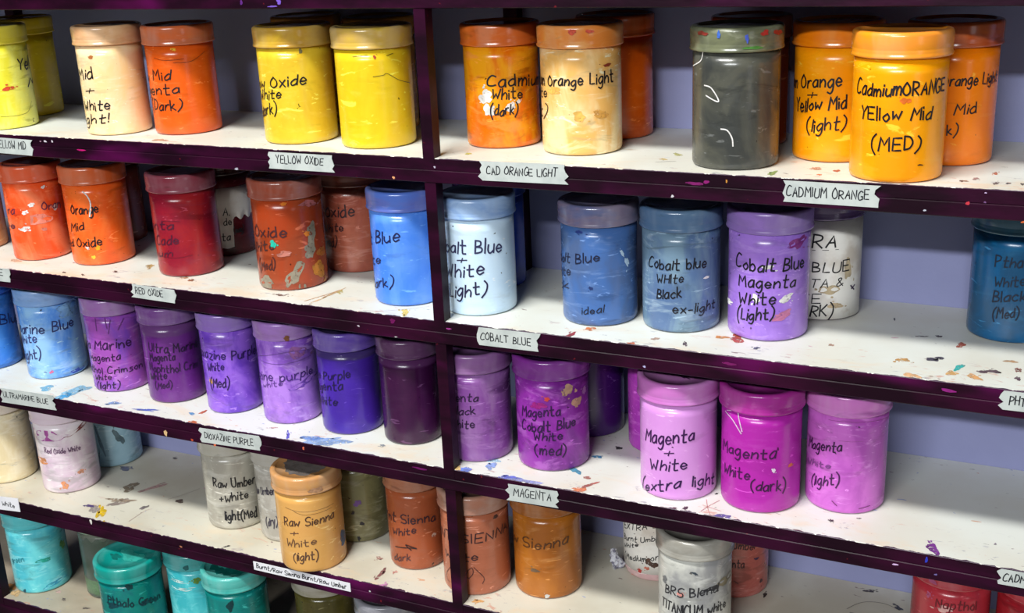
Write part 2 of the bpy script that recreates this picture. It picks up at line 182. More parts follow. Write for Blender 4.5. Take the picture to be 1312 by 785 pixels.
JBLOBS=[('1g','b',-1.5752,0.0683,0.0184,0.0185,(235,232,228),0),
('1g','b',-1.5033,0.051,0.0156,0.0144,(235,232,228),0),
('1g','b',-0.9129,0.0542,0.0146,0.0113,(235,232,228),0),
('1g','b',-0.69,0.0604,0.0067,0.0051,(235,232,228),0),
('1m','b',-1.2963,0.0901,0.0101,0.0067,(245,120,40),0),
('1m','b',-0.8849,0.0195,0.006,0.0017,(60,30,20),0),
('1h','b',-0.4842,0.1116,0.0127,0.0039,(150,60,40),0),
('1h','l',-1.3472,0.1559,0.0117,0.0077,(215,85,60),0),
('1h','l',-0.9662,0.155,0.0098,0.0058,(215,85,60),0),
('1h','b',-1.8928,0.0818,0.0235,0.0079,(240,185,90),0),
('1h','b',-0.6938,0.0514,0.0244,0.0089,(232,170,80),0.4),
('1h','b',-1.2428,0.0503,0.0157,0.0118,(240,190,95),0),
('1a','b',-0.4919,0.0638,0.0165,0.0074,(225,80,50),0),
('1c','b',-1.4173,0.1175,0.0099,0.0046,(205,120,60),0),
('1d','b',-1.0326,0.126,0.007,0.0046,(245,190,40),0),
('1e','b',-0.7735,0.1283,0.0054,0.0064,(130,120,70),0),
('1f','b',-0.9653,0.1226,0.0041,0.0041,(210,90,60),0),
('1j','l',-1.6798,0.1597,0.0048,0.0097,(70,110,200),0),
('1j','l',-1.0986,0.1523,0.0045,0.0106,(70,90,190),0),
('1j','l',-0.7036,0.1579,0.0107,0.008,(190,50,50),0),
('1j','l',-2.0907,0.1606,0.0153,0.0063,(150,60,50),0),
('1j','l',-0.9635,0.1415,0.0206,0.0044,(80,140,60),0),
('1j','l',-0.3065,0.1558,0.0164,0.0071,(190,60,50),0),
('2b','b',-0.0472,0.0854,0.0134,0.0091,(235,232,228),0),
('2b','b',-1.139,0.0826,0.0112,0.0064,(235,232,228),0),
('2b','b',-0.8824,0.095,0.0104,0.0064,(235,232,228),0),
('2b','b',-1.2144,0.0548,0.016,0.0103,(235,232,228),0),
('2b','b',-0.3966,0.1219,0.0068,0.0051,(235,232,228),0),
('2b','b',-0.6563,0.0698,0.0311,0.0207,(235,140,120),0),
('2b','b',-1.5018,0.0838,0.0161,0.0155,(225,70,30),0),
('2c','b',-1.1375,0.0145,0.0082,0.0051,(250,200,60),0),
('2c','b',-0.9551,0.0298,0.0077,0.0076,(250,170,30),0),
('2c','b',-1.2979,0.0305,0.0073,0.0038,(235,232,228),0),
('2f','b',-0.2775,0.079,0.0174,0.0393,(150,140,122),0.1),
('2f','b',-0.3836,0.0563,0.0203,0.0185,(150,140,122),0),
('2f','b',-0.8918,0.0247,0.0174,0.0416,(150,140,122),0.55),
('2f','b',-1.8548,0.0108,0.0351,0.0187,(150,140,122),0),
('2f','b',-0.1023,0.0247,0.0276,0.0234,(205,130,40),0),
('2f','b',0.0957,0.0498,0.0202,0.0164,(190,110,40),0),
('2f','b',-0.4294,0.0831,0.0105,0.0069,(225,130,40),0),
('2f','b',-1.0123,0.1321,0.0102,0.0045,(240,130,30),0),
('2f','b',-1.4299,0.0724,0.0092,0.0115,(40,190,165),0),
('2f','b',-0.2765,0.1276,0.0288,0.0103,(195,110,110),0),
('2f','b',-1.1377,0.0569,0.0235,0.008,(195,120,105),0),
('2k','b',-0.5629,0.0969,0.0037,0.0121,(190,215,235),-0.6),
('2k','b',-0.4062,0.0836,0.0057,0.0142,(190,215,235),-0.5),
('2k','b',-1.7137,0.1272,0.0116,0.004,(40,60,130),0),
('2k','b',-1.4253,0.0526,0.0052,0.0051,(40,60,120),0),
('2m','b',-0.8867,0.0559,0.0213,0.0077,(235,232,228),-0.4),
('2m','b',-1.6366,0.0558,0.0091,0.0116,(235,232,228),0),
('2m','b',-1.3507,0.0971,0.0134,0.0057,(235,232,228),0),
('2m','b',-0.5744,0.1255,0.0314,0.0124,(140,45,135),-0.4),
('2m','b',-0.955,0.0338,0.0229,0.0106,(185,110,150),-0.3),
('2m','b',-2.6385,0.0403,0.0284,0.006,(235,232,228),0),
('2l','b',-0.5721,0.0716,0.0102,0.003,(235,232,228),0),
('2i','b',-1.6964,0.0207,0.0078,0.0043,(170,205,235),0),
('3b','b',-0.9792,0.0136,0.007,0.0054,(220,110,150),0),
('3b','b',-0.0683,0.0065,0.0279,0.0069,(60,90,205),0),
('3b','b',-0.0275,0.1206,0.0461,0.0271,(150,200,245),0),
('3j','b',-0.7176,0.1206,0.0164,0.016,(205,165,130),0.5),
('3j','b',-0.4262,0.0994,0.0157,0.0151,(205,160,130),0),
('3j','b',-1.2866,0.1094,0.0086,0.0053,(205,70,60),0),
('3j','b',-1.5252,0.0992,0.0208,0.0107,(150,30,120),0),
('3j','b',-0.1063,0.1112,0.0085,0.013,(190,130,190),0.4),
('3j','b',-0.5982,-0.0012,0.0281,0.0033,(225,190,220),0),
('3n','b',-0.5047,0.063,0.0087,0.0059,(220,110,60),0),
('3n','b',-1.0058,0.0608,0.0052,0.0059,(235,215,235),0),
('3e','b',-1.7505,0.0535,0.0078,0.0099,(200,150,60),0),
('3f','l',-0.8952,0.1425,0.0095,0.0107,(140,90,60),0),
('3f','b',-0.5805,0.1159,0.0329,0.0167,(165,105,170),0),
('3f','b',-0.44,0.0652,0.0488,0.0097,(120,75,185),-0.3),
('4b','b',-1.3633,0.1114,0.0689,0.018,(190,95,175),0),
('4b','b',-0.1804,0.1185,0.0586,0.007,(150,75,75),-0.35),
('4b','b',-1.8216,0.0615,0.0276,0.0154,(225,150,100),0),
('4b','b',-1.0095,0.016,0.0131,0.014,(225,150,105),0),
('4b','b',-0.3957,0.0365,0.0104,0.0098,(215,150,120),0),
('4c','b',-0.5655,0.0582,0.0119,0.035,(95,120,130),-0.4),
('4c','b',-1.2624,0.0549,0.0066,0.0524,(110,140,160),-0.2),
('4f','b',0.2412,0.0379,0.0277,0.0221,(70,85,130),0),
('4f','l',-0.6939,0.1414,0.0194,0.0118,(190,145,110),0),
('4g','b',-1.0279,0.0712,0.0125,0.01,(120,80,150),0),
('4g','b',-0.9387,0.0341,0.0101,0.005,(25,22,35),0.5),
('4g','b',-1.2064,0.0548,0.0065,0.0063,(35,30,40),0),
('4g','b',-1.0823,0.0079,0.0051,0.0076,(25,22,30),0),
('4i','b',-0.418,0.1239,0.01,0.0057,(80,60,60),0),
('4j','b',-1.5547,0.0465,0.0125,0.0069,(120,95,70),0),
('4j','b',-1.2087,0.0053,0.0081,0.0057,(235,232,228),0),
('4h','b',-0.4268,0.0555,0.0101,0.0048,(230,190,170),0),
('2n','b',-1.1554,0.0424,0.0227,0.0141,(196,176,140),0),
('2n','b',-0.6504,0.0681,0.0134,0.0241,(200,182,150),0),
('2n','b',-0.9731,0.0206,0.0176,0.0081,(190,168,135),0),
('4k','b',-1.4826,0.0332,0.0108,0.0105,(90,60,45),0),
('4k','b',-1.3186,0.0289,0.0105,0.0105,(80,52,40),0),
('4k','b',-1.7637,0.0151,0.0081,0.0059,(205,60,55),0),
('4k','b',-1.5324,0.0221,0.0073,0.0058,(215,120,95),0),
('4k','b',-2.0053,0.0012,0.0099,0.0047,(220,150,140),0),
('4l','b',-1.6554,0.0869,0.009,0.0073,(225,150,140),0),
('4l','b',-0.7768,0.097,0.0189,0.0083,(45,45,50),0),
('4l','b',-1.2751,0.122,0.0093,0.0031,(60,70,80),0.5),
('4l','b',-0.292,0.1024,0.0337,0.0126,(130,120,95),0),
('4l','b',-2.1994,0.0999,0.0106,0.0105,(110,112,115),0),
('4m','b',-0.6153,0.0613,0.0073,0.0045,(80,50,90),0),
('4m','b',-0.396,0.021,0.0074,0.0057,(90,55,60),0),
('4n','b',-1.6029,0.1055,0.0198,0.0089,(235,180,175),0),
('4n','b',-2.065,0.1187,0.0071,0.0079,(190,90,130),0),
('4n','l',-1.9467,0.1419,0.0109,0.0079,(170,80,120),0),
('5a','b',-0.5936,0.0658,0.0234,0.0087,(40,170,150),0),
('5a','b',0.268,0.0791,0.0153,0.0177,(120,190,110),0),
('5a','b',-0.3074,0.0132,0.0412,0.0088,(60,175,215),-0.2),
('5a','b',-1.4763,0.0052,0.0062,0.0073,(20,90,110),0),
('5c','b',-0.8535,0.1171,0.012,0.0119,(10,70,75),0),
('5c','b',-1.4683,0.0812,0.0211,0.0133,(10,70,80),0),
('5c','b',-0.4344,0.0793,0.0198,0.008,(5,75,80),0),
('5e','b',-1.1045,0.1094,0.012,0.0206,(5,60,65),0),
('5d','l',-1.1484,0.1391,0.0084,0.0133,(30,100,100),0),
('5d','b',-1.5453,0.1093,0.036,0.0054,(205,230,225),0),
('5d','b',-1.4621,0.0947,0.0404,0.0054,(200,228,222),0),
('5d','b',-0.8719,0.1111,0.0134,0.0107,(110,160,60),0)]
JSTROKES=[('1j',[(-2.1341,0.1357),(-2.2177,0.1252),(-2.5928,0.1177)],0.0014,(235,232,228)),
('1j',[(-2.0758,0.0979),(-1.8709,0.0952),(-1.6897,0.0804),(-2.0244,0.0864)],0.0015,(235,232,228)),
('1j',[(-1.6259,0.0487),(-1.4813,0.0472),(-1.3735,0.0381),(-1.3534,0.0289)],0.0015,(235,232,228)),
('1f',[(-1.541,0.1244),(-1.1381,0.1261)],0.0006,(60,50,20)),
('1f',[(-1.0432,0.0972),(-0.7808,0.0983),(-0.6742,0.0999),(-0.3428,0.0896),(0.1164,0.0821)],0.0007,(60,55,30)),
('1f',[(-0.6591,0.1234),(-0.478,0.1256)],0.0006,(60,50,20)),
('1d',[(-1.6869,0.114),(-1.3073,0.1107),(-0.7794,0.1116)],0.0006,(110,45,15)),
('1d',[(-1.0821,0.1069),(-0.5622,0.1072),(-0.0699,0.1192)],0.0006,(110,45,15)),
('2c',[(-1.1548,0.1238),(-1.0304,0.1158),(-0.9721,0.1028),(-1.0572,0.0824)],0.002,(235,232,228)),
('3n',[(-2.4064,0.129),(-2.1019,0.123),(-1.8291,0.1078)],0.0016,(235,205,232)),
('3n',[(-1.9381,0.1432),(-1.9117,0.1292),(-1.8087,0.1113)],0.0016,(235,205,232)),
('3n',[(-2.3272,0.1317),(-1.9277,0.1387)],0.001,(235,205,232)),
('4i',[(-1.1761,0.0482),(-0.8984,0.0298),(-0.9547,0.0197)],0.0009,(60,35,40)),
('4i',[(-1.3339,0.0295),(-1.2098,0.0377),(-1.223,0.0469),(-1.343,0.0427),(-1.4008,0.0331),(-1.3119,0.0283)],0.0009,(60,35,40)),
('4i',[(-1.9446,0.0415),(-2.1854,0.0266),(-2.2127,0.0165),(-2.036,0.0129)],0.0009,(60,35,40)),
('4m',[(-1.3008,0.0301),(-1.1653,0.025)],0.001,(80,40,40)),
('4h',[(-1.926,0.0359),(-1.3561,0.0393),(-1.0846,0.0381),(-1.463,0.0442),(-1.2786,0.0355)],0.0016,(45,25,30)),
('4f',[(-1.6941,0.1109),(-1.0875,0.1059),(-0.1357,0.1066)],0.0005,(95,65,40)),
('4f',[(-1.4233,0.1068),(-1.0516,0.1005),(-0.2154,0.1018)],0.0005,(95,65,40)),
('4f',[(-1.9244,0.0817),(-1.02,0.0802)],0.0005,(110,75,50)),
('2d',[(-1.7059,0.0827),(-1.5521,0.0896),(-1.0157,0.0895)],0.0005,(80,15,40)),
('2d',[(-2.0467,0.032),(-1.3144,0.0311),(-0.779,0.0345)],0.0005,(80,15,40)),
('3c',[(-1.4225,0.1321),(-1.4409,0.1101)],0.0016,(120,60,140)),
('3c',[(-1.0786,0.1322),(-1.0536,0.1143)],0.0016,(120,60,140)),
('3c',[(-0.9052,0.1287),(-1.0301,0.1046)],0.0016,(120,60,140)),
('3c',[(-0.4594,0.1275),(-0.7022,0.1094)],0.0016,(120,60,140)),
('3f',[(-2.3936,0.1052),(-0.9942,0.119),(-0.1386,0.1152)],0.0008,(110,70,150)),
('3f',[(-1.9883,0.102),(-1.1658,0.1003),(-0.0504,0.1048)],0.0007,(110,70,150)),
('2n',[(-1.6071,0.0951),(-0.9563,0.0962)],0.0007,(20,20,25)),
('4k',[(-2.5734,0.0644),(-1.3128,0.0839)],0.0007,(20,20,25)),
('3o',[(-1.6941,0.0163),(-1.5707,0.011)],0.0012,(120,40,110)),
('3o',[(-1.0259,0.0079),(-0.7202,0.0097)],0.001,(110,40,100)),
('3o',[(-1.8725,0.1267),(-1.1428,0.128),(-0.2636,0.125)],0.0006,(150,70,140)),
('3o',[(-1.5888,0.1011),(-1.0188,0.1012)],0.0005,(160,80,150)),
('2n',[(-0.5385,0.0448),(-0.4002,0.038)],0.002,(60,30,70)),
('2n',[(-0.3742,0.044),(-0.5022,0.0402)],0.002,(60,30,70)),
('1a',[(-0.8653,0.0213),(-0.2948,0.0203),(0.0407,0.0238),(0.2722,0.0383)],0.0006,(120,110,30))]
SBLOBS=[(0,-0.4568,0.0205,[0.0105,0.0024],[-0.0067,0.0077],(205,170,140)),
(0,0.0462,0.0389,[0.0051,0.0012],[-0.0024,0.0046],(205,195,90)),
(0,0.3128,0.098,[0.0081,-0.0069],[-0.0018,0.0067],(190,185,120)),
(0,0.3049,0.0666,[0.0037,0.0009],[-0.0015,0.0045],(220,190,110)),
(0,0.658,0.0337,[0.0024,0.0006],[-0.0004,0.0039],(90,70,70)),
(0,0.671,0.0491,[0.0032,0.0008],[-0.0006,0.0059],(180,150,150)),
(0,0.6882,0.0822,[0.0032,0.0008],[-0.0005,0.0061],(205,110,70)),
(0,0.7056,0.0345,[0.0023,0.0006],[-0.0003,0.0038],(90,80,80)),
(0,0.6619,0.0348,[0.0027,0.0007],[-0.0004,0.0039],(170,140,120)),
(0,0.6933,0.0313,[0.0026,0.0053],[-0.0008,0.0054],(120,105,100)),
(0,0.7197,0.0344,[0.0019,0.0005],[-0.0004,0.0057],(120,110,100)),
(0,0.4527,0.0216,[0.0045,0.0071],[-0.0023,0.0078],(160,180,110)),
(0,0.4941,0.0583,[0.0069,0.0017],[-0.0014,0.0063],(200,150,130)),
(0,0.5197,0.0517,[0.0034,0.0009],[-0.0012,0.0062],(190,100,80)),
(0,0.5054,0.0267,[0.0025,0.0006],[-0.0009,0.004],(220,120,80)),
(1,0.6628,0.128,[0.0052,0.0018],[-0.0009,0.0083],(170,80,50)),
(1,0.606,0.0553,[0.0064,0.0022],[-0.001,0.0064],(205,155,90)),
(1,0.6403,0.0699,[0.0084,0.0029],[-0.001,0.0078],(80,75,88)),
(1,0.669,0.052,[0.0038,0.0095],[-0.0022,0.0073],(70,200,195)),
(1,0.6625,0.0303,[0.0065,0.0023],[-0.0007,0.0061],(235,185,120)),
(1,0.6882,0.0266,[0.0084,-0.002],[-0.0002,0.0073],(228,170,110)),
(1,0.6962,0.0473,[0.0053,0.0019],[-0.0006,0.0062],(105,80,88)),
(1,0.7076,0.0513,[0.0063,-0.0016],[-0.0001,0.0062],(105,82,88)),
(1,0.7316,0.0649,[0.0028,0.001],[-0.0005,0.0075],(155,100,90)),
(1,0.7335,0.0377,[0.0028,0.001],[-0.0004,0.0061],(100,75,85)),
(1,0.6225,0.0085,[0.0087,-0.002],[-0.0005,0.0073],(240,190,140)),
(1,0.7222,0.0904,[0.0067,0.0002],[-0.0002,0.0039],(190,150,110)),
(1,0.6347,0.1506,[0.0031,0.0011],[-0.0005,0.0043],(80,65,70)),
(1,0.6143,0.1436,[0.0071,0.0024],[-0.0003,0.0021],(120,110,110)),
(1,0.5738,0.1985,[0.0009,0.0003],[-0.001,0.0062],(70,70,70)),
(1,0.4027,0.0623,[0.0078,0.0027],[-0.0038,0.0138],(185,85,65)),
(1,0.3837,0.0619,[0.0074,0.0025],[-0.0016,0.0055],(230,155,90)),
(1,0.1982,0.0078,[0.0028,0.0089],[-0.0036,0.006],(175,65,65)),
(1,0.2131,0.0382,[0.0063,0.0021],[-0.0023,0.0056],(225,130,70)),
(1,0.2834,0.0034,[0.0056,0.0019],[-0.0015,0.004],(205,120,90)),
(1,0.3065,0.0294,[0.0047,0.0016],[-0.0014,0.0041],(190,160,140)),
(1,0.3479,0.0226,[0.0027,0.0009],[-0.0021,0.0067],(110,90,95)),
(1,0.4342,0.0377,[0.0036,0.0012],[-0.001,0.004],(90,95,110)),
(1,0.5173,0.0779,[0.0027,0.0009],[-0.0008,0.0041],(190,150,130)),
(1,-0.056,0.0185,[0.0053,0.0017],[-0.0061,0.0103],(235,205,90)),
(1,-0.6899,0.0158,[0.0026,0.0008],[-0.0034,0.0034],(90,80,75)),
(1,-0.6493,0.0153,[0.0025,0.0008],[-0.0033,0.0034],(90,80,75)),
(1,-0.6092,0.0459,[0.0038,0.0012],[-0.0032,0.0035],(70,60,60)),
(1,-0.5756,0.0882,[0.0015,0.008],[-0.0068,0.0066],(200,165,110)),
(1,-0.4561,0.0466,[0.0048,0.0015],[-0.0042,0.005],(160,110,80)),
(1,-0.2735,0.0284,[0.0068,0.0022],[-0.0034,0.0047],(120,90,80)),
(1,-0.1963,0.0691,[0.0039,0.0013],[-0.0042,0.0065],(220,200,120)),
(1,-0.2037,0.0473,[0.0041,0.0314],[-0.0024,0.0028],(225,185,140)),
(1,-0.4755,0.0532,[0.0061,0.0019],[-0.0028,0.0034],(190,130,90)),
(1,-0.8259,0.043,[0.0094,0.0029],[-0.0058,0.0054],(215,180,150)),
(2,-0.7352,0.0322,[0.0106,0.0285],[-0.0132,0.0109],(150,200,225)),
(2,-0.7343,0.0163,[0.0032,0.0086],[-0.0087,0.0072],(70,160,215)),
(2,-0.7929,0.0318,[0.0067,0.009],[-0.009,0.0077],(130,190,220)),
(2,-0.631,0.02,[0.0126,0.0046],[-0.0036,0.0039],(140,175,225)),
(2,-0.5585,0.0171,[0.0175,0.0042],[-0.0033,0.0038],(90,110,200)),
(2,-0.4513,0.0037,[0.006,0.0022],[-0.0041,0.0049],(225,120,70)),
(2,-0.4636,0.0415,[0.0014,0.0063],[-0.0036,0.0033],(200,100,70)),
(2,-0.4764,0.0302,[0.0049,0.0018],[-0.0032,0.0038],(90,150,200)),
(2,-0.2118,0.0151,[0.0303,0.0112],[-0.0087,0.0129],(155,185,228)),
(2,-0.2379,0.0203,[0.0147,0.0054],[-0.0041,0.006],(120,160,225)),
(2,-0.2799,0.0168,[0.0029,0.0011],[-0.0077,0.0108],(90,90,200)),
(2,-0.1219,0.0339,[0.0044,0.0016],[-0.0021,0.0035],(150,160,170)),
(2,-0.3176,0.0306,[0.0058,0.0021],[-0.0018,0.0025],(205,170,160)),
(2,0.0293,0.005,[0.0083,0.0031],[-0.0052,0.0099],(125,150,230)),
(2,0.0187,0.0063,[0.0042,0.0016],[-0.0047,0.0088],(235,200,130)),
(2,0.06,0.0297,[0.0073,0.0027],[-0.005,0.0101],(150,175,230)),
(2,0.0553,0.0468,[0.0084,0.0031],[-0.0028,0.0057],(170,205,225)),
(2,0.1176,0.0022,[0.0241,0.0012],[-0.0038,0.0098],(160,170,225)),
(2,0.0968,0.0071,[0.0102,0.0038],[-0.0026,0.0054],(120,130,225)),
(2,0.2061,0.006,[0.0089,0.0034],[-0.003,0.0074],(225,140,100)),
(2,0.2129,0.0258,[0.0069,0.0099],[-0.0022,0.0039],(190,110,100)),
(2,0.2009,0.0438,[0.006,0.0023],[-0.0013,0.0033],(200,130,120)),
(2,0.1775,0.0581,[0.0098,-0.0039],[-0.0014,0.0067],(90,160,190)),
(2,0.1894,0.1104,[0.0073,0.0027],[-0.0019,0.0047],(70,130,170)),
(2,0.4043,0.0007,[0.012,0.0046],[-0.002,0.0069],(110,100,165)),
(2,0.3401,0.003,[0.0024,0.0009],[-0.001,0.003],(90,60,65)),
(2,0.3533,0.008,[0.0028,0.0011],[-0.0013,0.0041],(80,60,65)),
(2,0.6598,0.0163,[0.0075,-0.0071],[0.0014,0.0087],(130,60,150)),
(2,0.7257,0.0539,[0.0017,0.0007],[-0.0002,0.0019],(140,130,140)),
(2,0.3793,0.061,[0.0019,0.0007],[-0.0006,0.0021],(60,50,60)),
(2,0.5336,0.0418,[0.0023,0.0009],[-0.0008,0.004],(70,60,60)),
(2,0.564,0.06,[0.0023,0.0009],[-0.0004,0.002],(120,110,110)),
(2,0.2084,0.1479,[0.0037,0.0014],[-0.0019,0.0049],(60,55,60)),
(3,-0.7083,0.0262,[0.0101,-0.002],[-0.0107,0.0168],(235,195,30)),
(3,-0.728,0.0308,[0.001,0.0121],[-0.0101,0.0069],(160,150,145)),
(3,-0.7459,0.0362,[0.008,0.0031],[-0.0044,0.0045],(80,60,120)),
(3,-0.7035,0.0661,[0.0115,0.0124],[-0.0082,0.0076],(165,150,140)),
(3,-0.7273,0.1198,[0.0065,0.0122],[-0.0114,0.0098],(150,130,105)),
(3,-0.79,0.1776,[0.0128,0.0048],[-0.006,0.0065],(110,110,140)),
(3,-0.7064,0.0732,[0.02,0.0077],[-0.0054,0.0058],(170,150,130)),
(3,-0.6478,0.0676,[0.0029,0.0095],[-0.0036,0.0029],(130,120,120)),
(3,-0.6046,0.1089,[0.0079,0.003],[-0.004,0.0047],(110,95,85)),
(3,-0.6869,0.1319,[0.0132,0.0244],[-0.0037,0.0033],(205,165,160)),
(3,-0.4242,0.0104,[0.0031,0.0048],[-0.0019,0.0018],(50,45,55)),
(3,-0.7317,0.2457,[0.0036,0.0013],[-0.0035,0.0041],(120,110,105)),
(3,-0.1424,0.0307,[0.0041,-0.0023],[-0.0017,0.0162],(140,90,90)),
(3,-0.1224,0.0025,[0.004,0.0054],[-0.0036,0.0042],(205,140,185)),
(3,-0.1244,0.0428,[0.0034,0.0013],[-0.0018,0.003],(210,150,140)),
(3,-0.1695,0.0703,[0.0047,0.0018],[-0.0025,0.0041],(180,140,130)),
(3,0.5544,0.2541,[0.0067,0.0027],[-0.0007,0.0042],(70,60,60)),
(3,0.417,0.1883,[0.0026,0.001],[-0.0016,0.0061],(70,60,55)),
(3,0.5985,0.2252,[0.0073,-0.0043],[0.0005,0.0049],(60,60,75)),
(3,0.0324,0.0176,[0.0065,0.0026],[-0.0024,0.0047],(220,170,110)),
(4,-0.9873,0.0331,[0.0129,0.0051],[-0.0112,0.0104],(195,135,80)),
(4,-0.9582,0.0212,[0.0099,0.0039],[-0.0065,0.0061],(220,180,130)),
(4,-0.8544,0.0394,[0.0035,0.0014],[-0.0031,0.0031],(110,95,95)),
(4,-0.8849,0.056,[0.0056,0.0022],[-0.0031,0.0031],(205,170,160)),
(4,-0.7939,0.0326,[0.0055,0.0022],[-0.0029,0.003],(120,110,105))]
SSTROKES=[(2,[(0.3717,0.0404),(0.381,0.0164),(0.3887,0.0014)],0.0007,(215,130,130)),
(2,[(0.3745,0.0071),(0.3792,0.0225),(0.3884,0.0445)],0.0007,(215,130,130)),
(2,[(0.3714,0.0241),(0.3851,0.0202),(0.3987,0.0164)],0.0006,(215,130,130)),
(3,[(0.5333,0.1949),(0.5459,0.2151),(0.5605,0.2253),(0.582,0.2273),(0.6017,0.2179)],0.0009,(110,100,90)),
(1,[(-0.1168,0.0054),(-0.084,0.0145),(-0.0353,0.0504)],0.0006,(190,160,160)),
(1,[(-0.2222,0.0146),(-0.2079,0.0536),(-0.2017,0.0753)],0.0012,(215,160,110)),
(3,[(-0.6285,0.106),(-0.6114,0.1379),(-0.6021,0.1608)],0.0006,(150,130,130)),
(3,[(-0.6377,0.0175),(-0.6377,0.0563),(-0.6307,0.0681)],0.0007,(190,150,150)),
(0,[(0.3016,0.0466),(0.3168,0.0552),(0.3242,0.057)],0.0008,(90,80,70))]
FBLOBS=[(-0.5074,-0.5692,0.0091,0.0117,(235,195,140)),
(-0.7074,-0.7682,0.0072,0.0101,(235,230,222)),
(-0.3039,-0.1292,0.0068,0.0046,(195,195,210)),
(-0.0459,-0.1271,0.0052,0.0042,(230,160,110)),
(0.6691,-0.1148,0.0045,0.0054,(200,50,65)),
(0.0167,-0.1101,0.0041,0.0031,(210,200,220)),
(0.6192,-0.5644,0.0081,0.003,(215,180,225)),
(0.6544,-0.5515,0.004,0.009,(45,60,200)),
(0.3391,-0.128,0.0047,0.0038,(205,200,205)),
(0.4044,-0.1063,0.0028,0.0046,(220,150,60)),
(0.3021,-0.35,0.004,0.004,(190,185,230)),
(-0.4096,-0.5738,0.0063,0.0063,(225,110,70)),
(-0.4543,-0.5729,0.0064,0.0051,(200,80,50)),
(-0.2404,-0.5527,0.0048,0.006,(225,110,80)),
(0.6258,-0.1255,0.0036,0.0027,(205,210,225)),
(-0.666,-0.1059,0.0065,0.0039,(205,195,205)),
(-0.6514,-0.1053,0.0051,0.0039,(200,190,200)),
(-0.6759,-0.1063,0.0039,0.0026,(160,120,140)),
(-0.0615,-0.3531,0.0054,0.0022,(200,200,200)),
(-0.1219,-0.3439,0.0044,0.0033,(200,190,200)),
(0.0225,-0.332,0.0085,0.0032,(170,60,150)),
(0.3801,-0.1086,0.0093,0.0046,(140,20,110)),
(-0.5932,-0.1159,0.0177,0.0038,(190,20,110)),
(0.6641,-0.3323,0.0188,0.0047,(140,25,120)),
(0.366,-0.1113,0.0224,0.0056,(120,18,95)),
(0.4115,-0.3327,0.0213,0.0048,(115,15,90)),
(-0.0393,-0.5515,0.0271,0.0045,(110,12,95)),
(-0.0658,-0.3306,0.0109,0.0087,(110,10,85)),
(-0.5113,-0.7761,0.0068,0.0041,(190,120,90)),
(-0.1443,-0.7766,0.0037,0.0037,(225,225,225)),
(0.6661,-0.568,0.004,0.003,(110,100,160)),
(0.7255,-0.1314,0.0054,0.0027,(190,90,40)),
(-0.2023,0.1,0.0086,0.0086,(120,85,195)),
(-0.2132,0.094,0.0173,0.0027,(125,90,200)),
(-0.2636,0.0993,0.0055,0.0077,(90,35,120)),
(0.6862,-0.1128,0.0027,0.0027,(120,80,130)),
(0.6862,-0.1026,0.0027,0.0018,(205,180,220))]
TAPES=[('ELLOW MID', 'Y', 'tape', [-0.817, -0.1152, -0.6934, -0.1171, 0.0246], [-0.7634, -0.1203, -0.7071, -0.1195, 0.0116], 'YELLOW MID'),
('YELLOW OXIDE', '', 'tape', [-0.245, -0.1136, -0.1411, -0.1137, 0.0234], [-0.2335, -0.1168, -0.1558, -0.1155, 0.01], 'YELLOW OXIDE'),
('CAD ORANGE LIGHT', '', 'tape', [0.0836, -0.1107, 0.2024, -0.1092, 0.025], [0.0934, -0.1142, 0.1907, -0.1128, 0.01], 'CAD ORANGE LIGHT'),
('CADMIUM ORANGE', '', 'tape', [0.4706, -0.1133, 0.5751, -0.1135, 0.0247], [0.4752, -0.1185, 0.5661, -0.1176, 0.011], 'CADMIUM ORANGE'),
('E', 'RED OXID', 'tape', [-0.8875, -0.3334, -0.7941, -0.3328, 0.0229], [-0.8157, -0.3341, -0.8086, -0.3342, 0.01], ''),
('RED OXIDE', '', 'tape', [-0.5333, -0.3323, -0.4489, -0.3339, 0.0215], [-0.5262, -0.336, -0.4721, -0.3362, 0.0101], 'RED OXIDE'),
('COBALT BLUE', '', 'tape', [0.066, -0.3363, 0.1566, -0.3354, 0.0251], [0.0717, -0.34, 0.1452, -0.3411, 0.0104], 'COBALT BLUE'),
('ULTRAMARINE BLUE', '', 'tape', [-0.8658, -0.5544, -0.7439, -0.5512, 0.0263], [-0.8607, -0.5566, -0.757, -0.5546, 0.0095], 'ULTRAMARINE BLUE'),
('DIOXAZINE PURPLE', '', 'tape', [-0.4352, -0.5609, -0.3202, -0.557, 0.0242], [-0.4266, -0.5649, -0.3328, -0.563, 0.0102], 'DIOXAZINE PURPLE'),
('MAGENTA', '', 'tape', [0.1003, -0.5623, 0.1758, -0.5602, 0.0252], [0.1097, -0.5665, 0.1664, -0.5643, 0.012], 'MAGENTA'),
('White', '', 'paper', [-0.9707, -0.7761, -0.8745, -0.7674, 0.0266], [-0.9177, -0.7755, -0.8867, -0.7743, 0.0094], 'White'),
('Burnt/Raw Sienna Burnt/Raw Umber', '', 'paper', [-0.3619, -0.7779, -0.1783, -0.777, 0.015], [-0.3562, -0.7809, -0.1858, -0.7808, 0.0078], 'Burnt/Raw Sienna Burnt/Raw Umber'),
('PHT', '', 'tape', [0.7196, -0.3349, 0.7814, -0.3343, 0.0225], [0.7288, -0.3388, 0.7456, -0.3387, 0.0103], 'PHT'),
('CADM', '', 'tape', [0.7355, -0.5546, 0.8018, -0.5541, 0.02], [0.74, -0.5588, 0.7643, -0.5585, 0.009], 'CADM')]
SCRAP=(0.1877,0.1802,-0.7635)
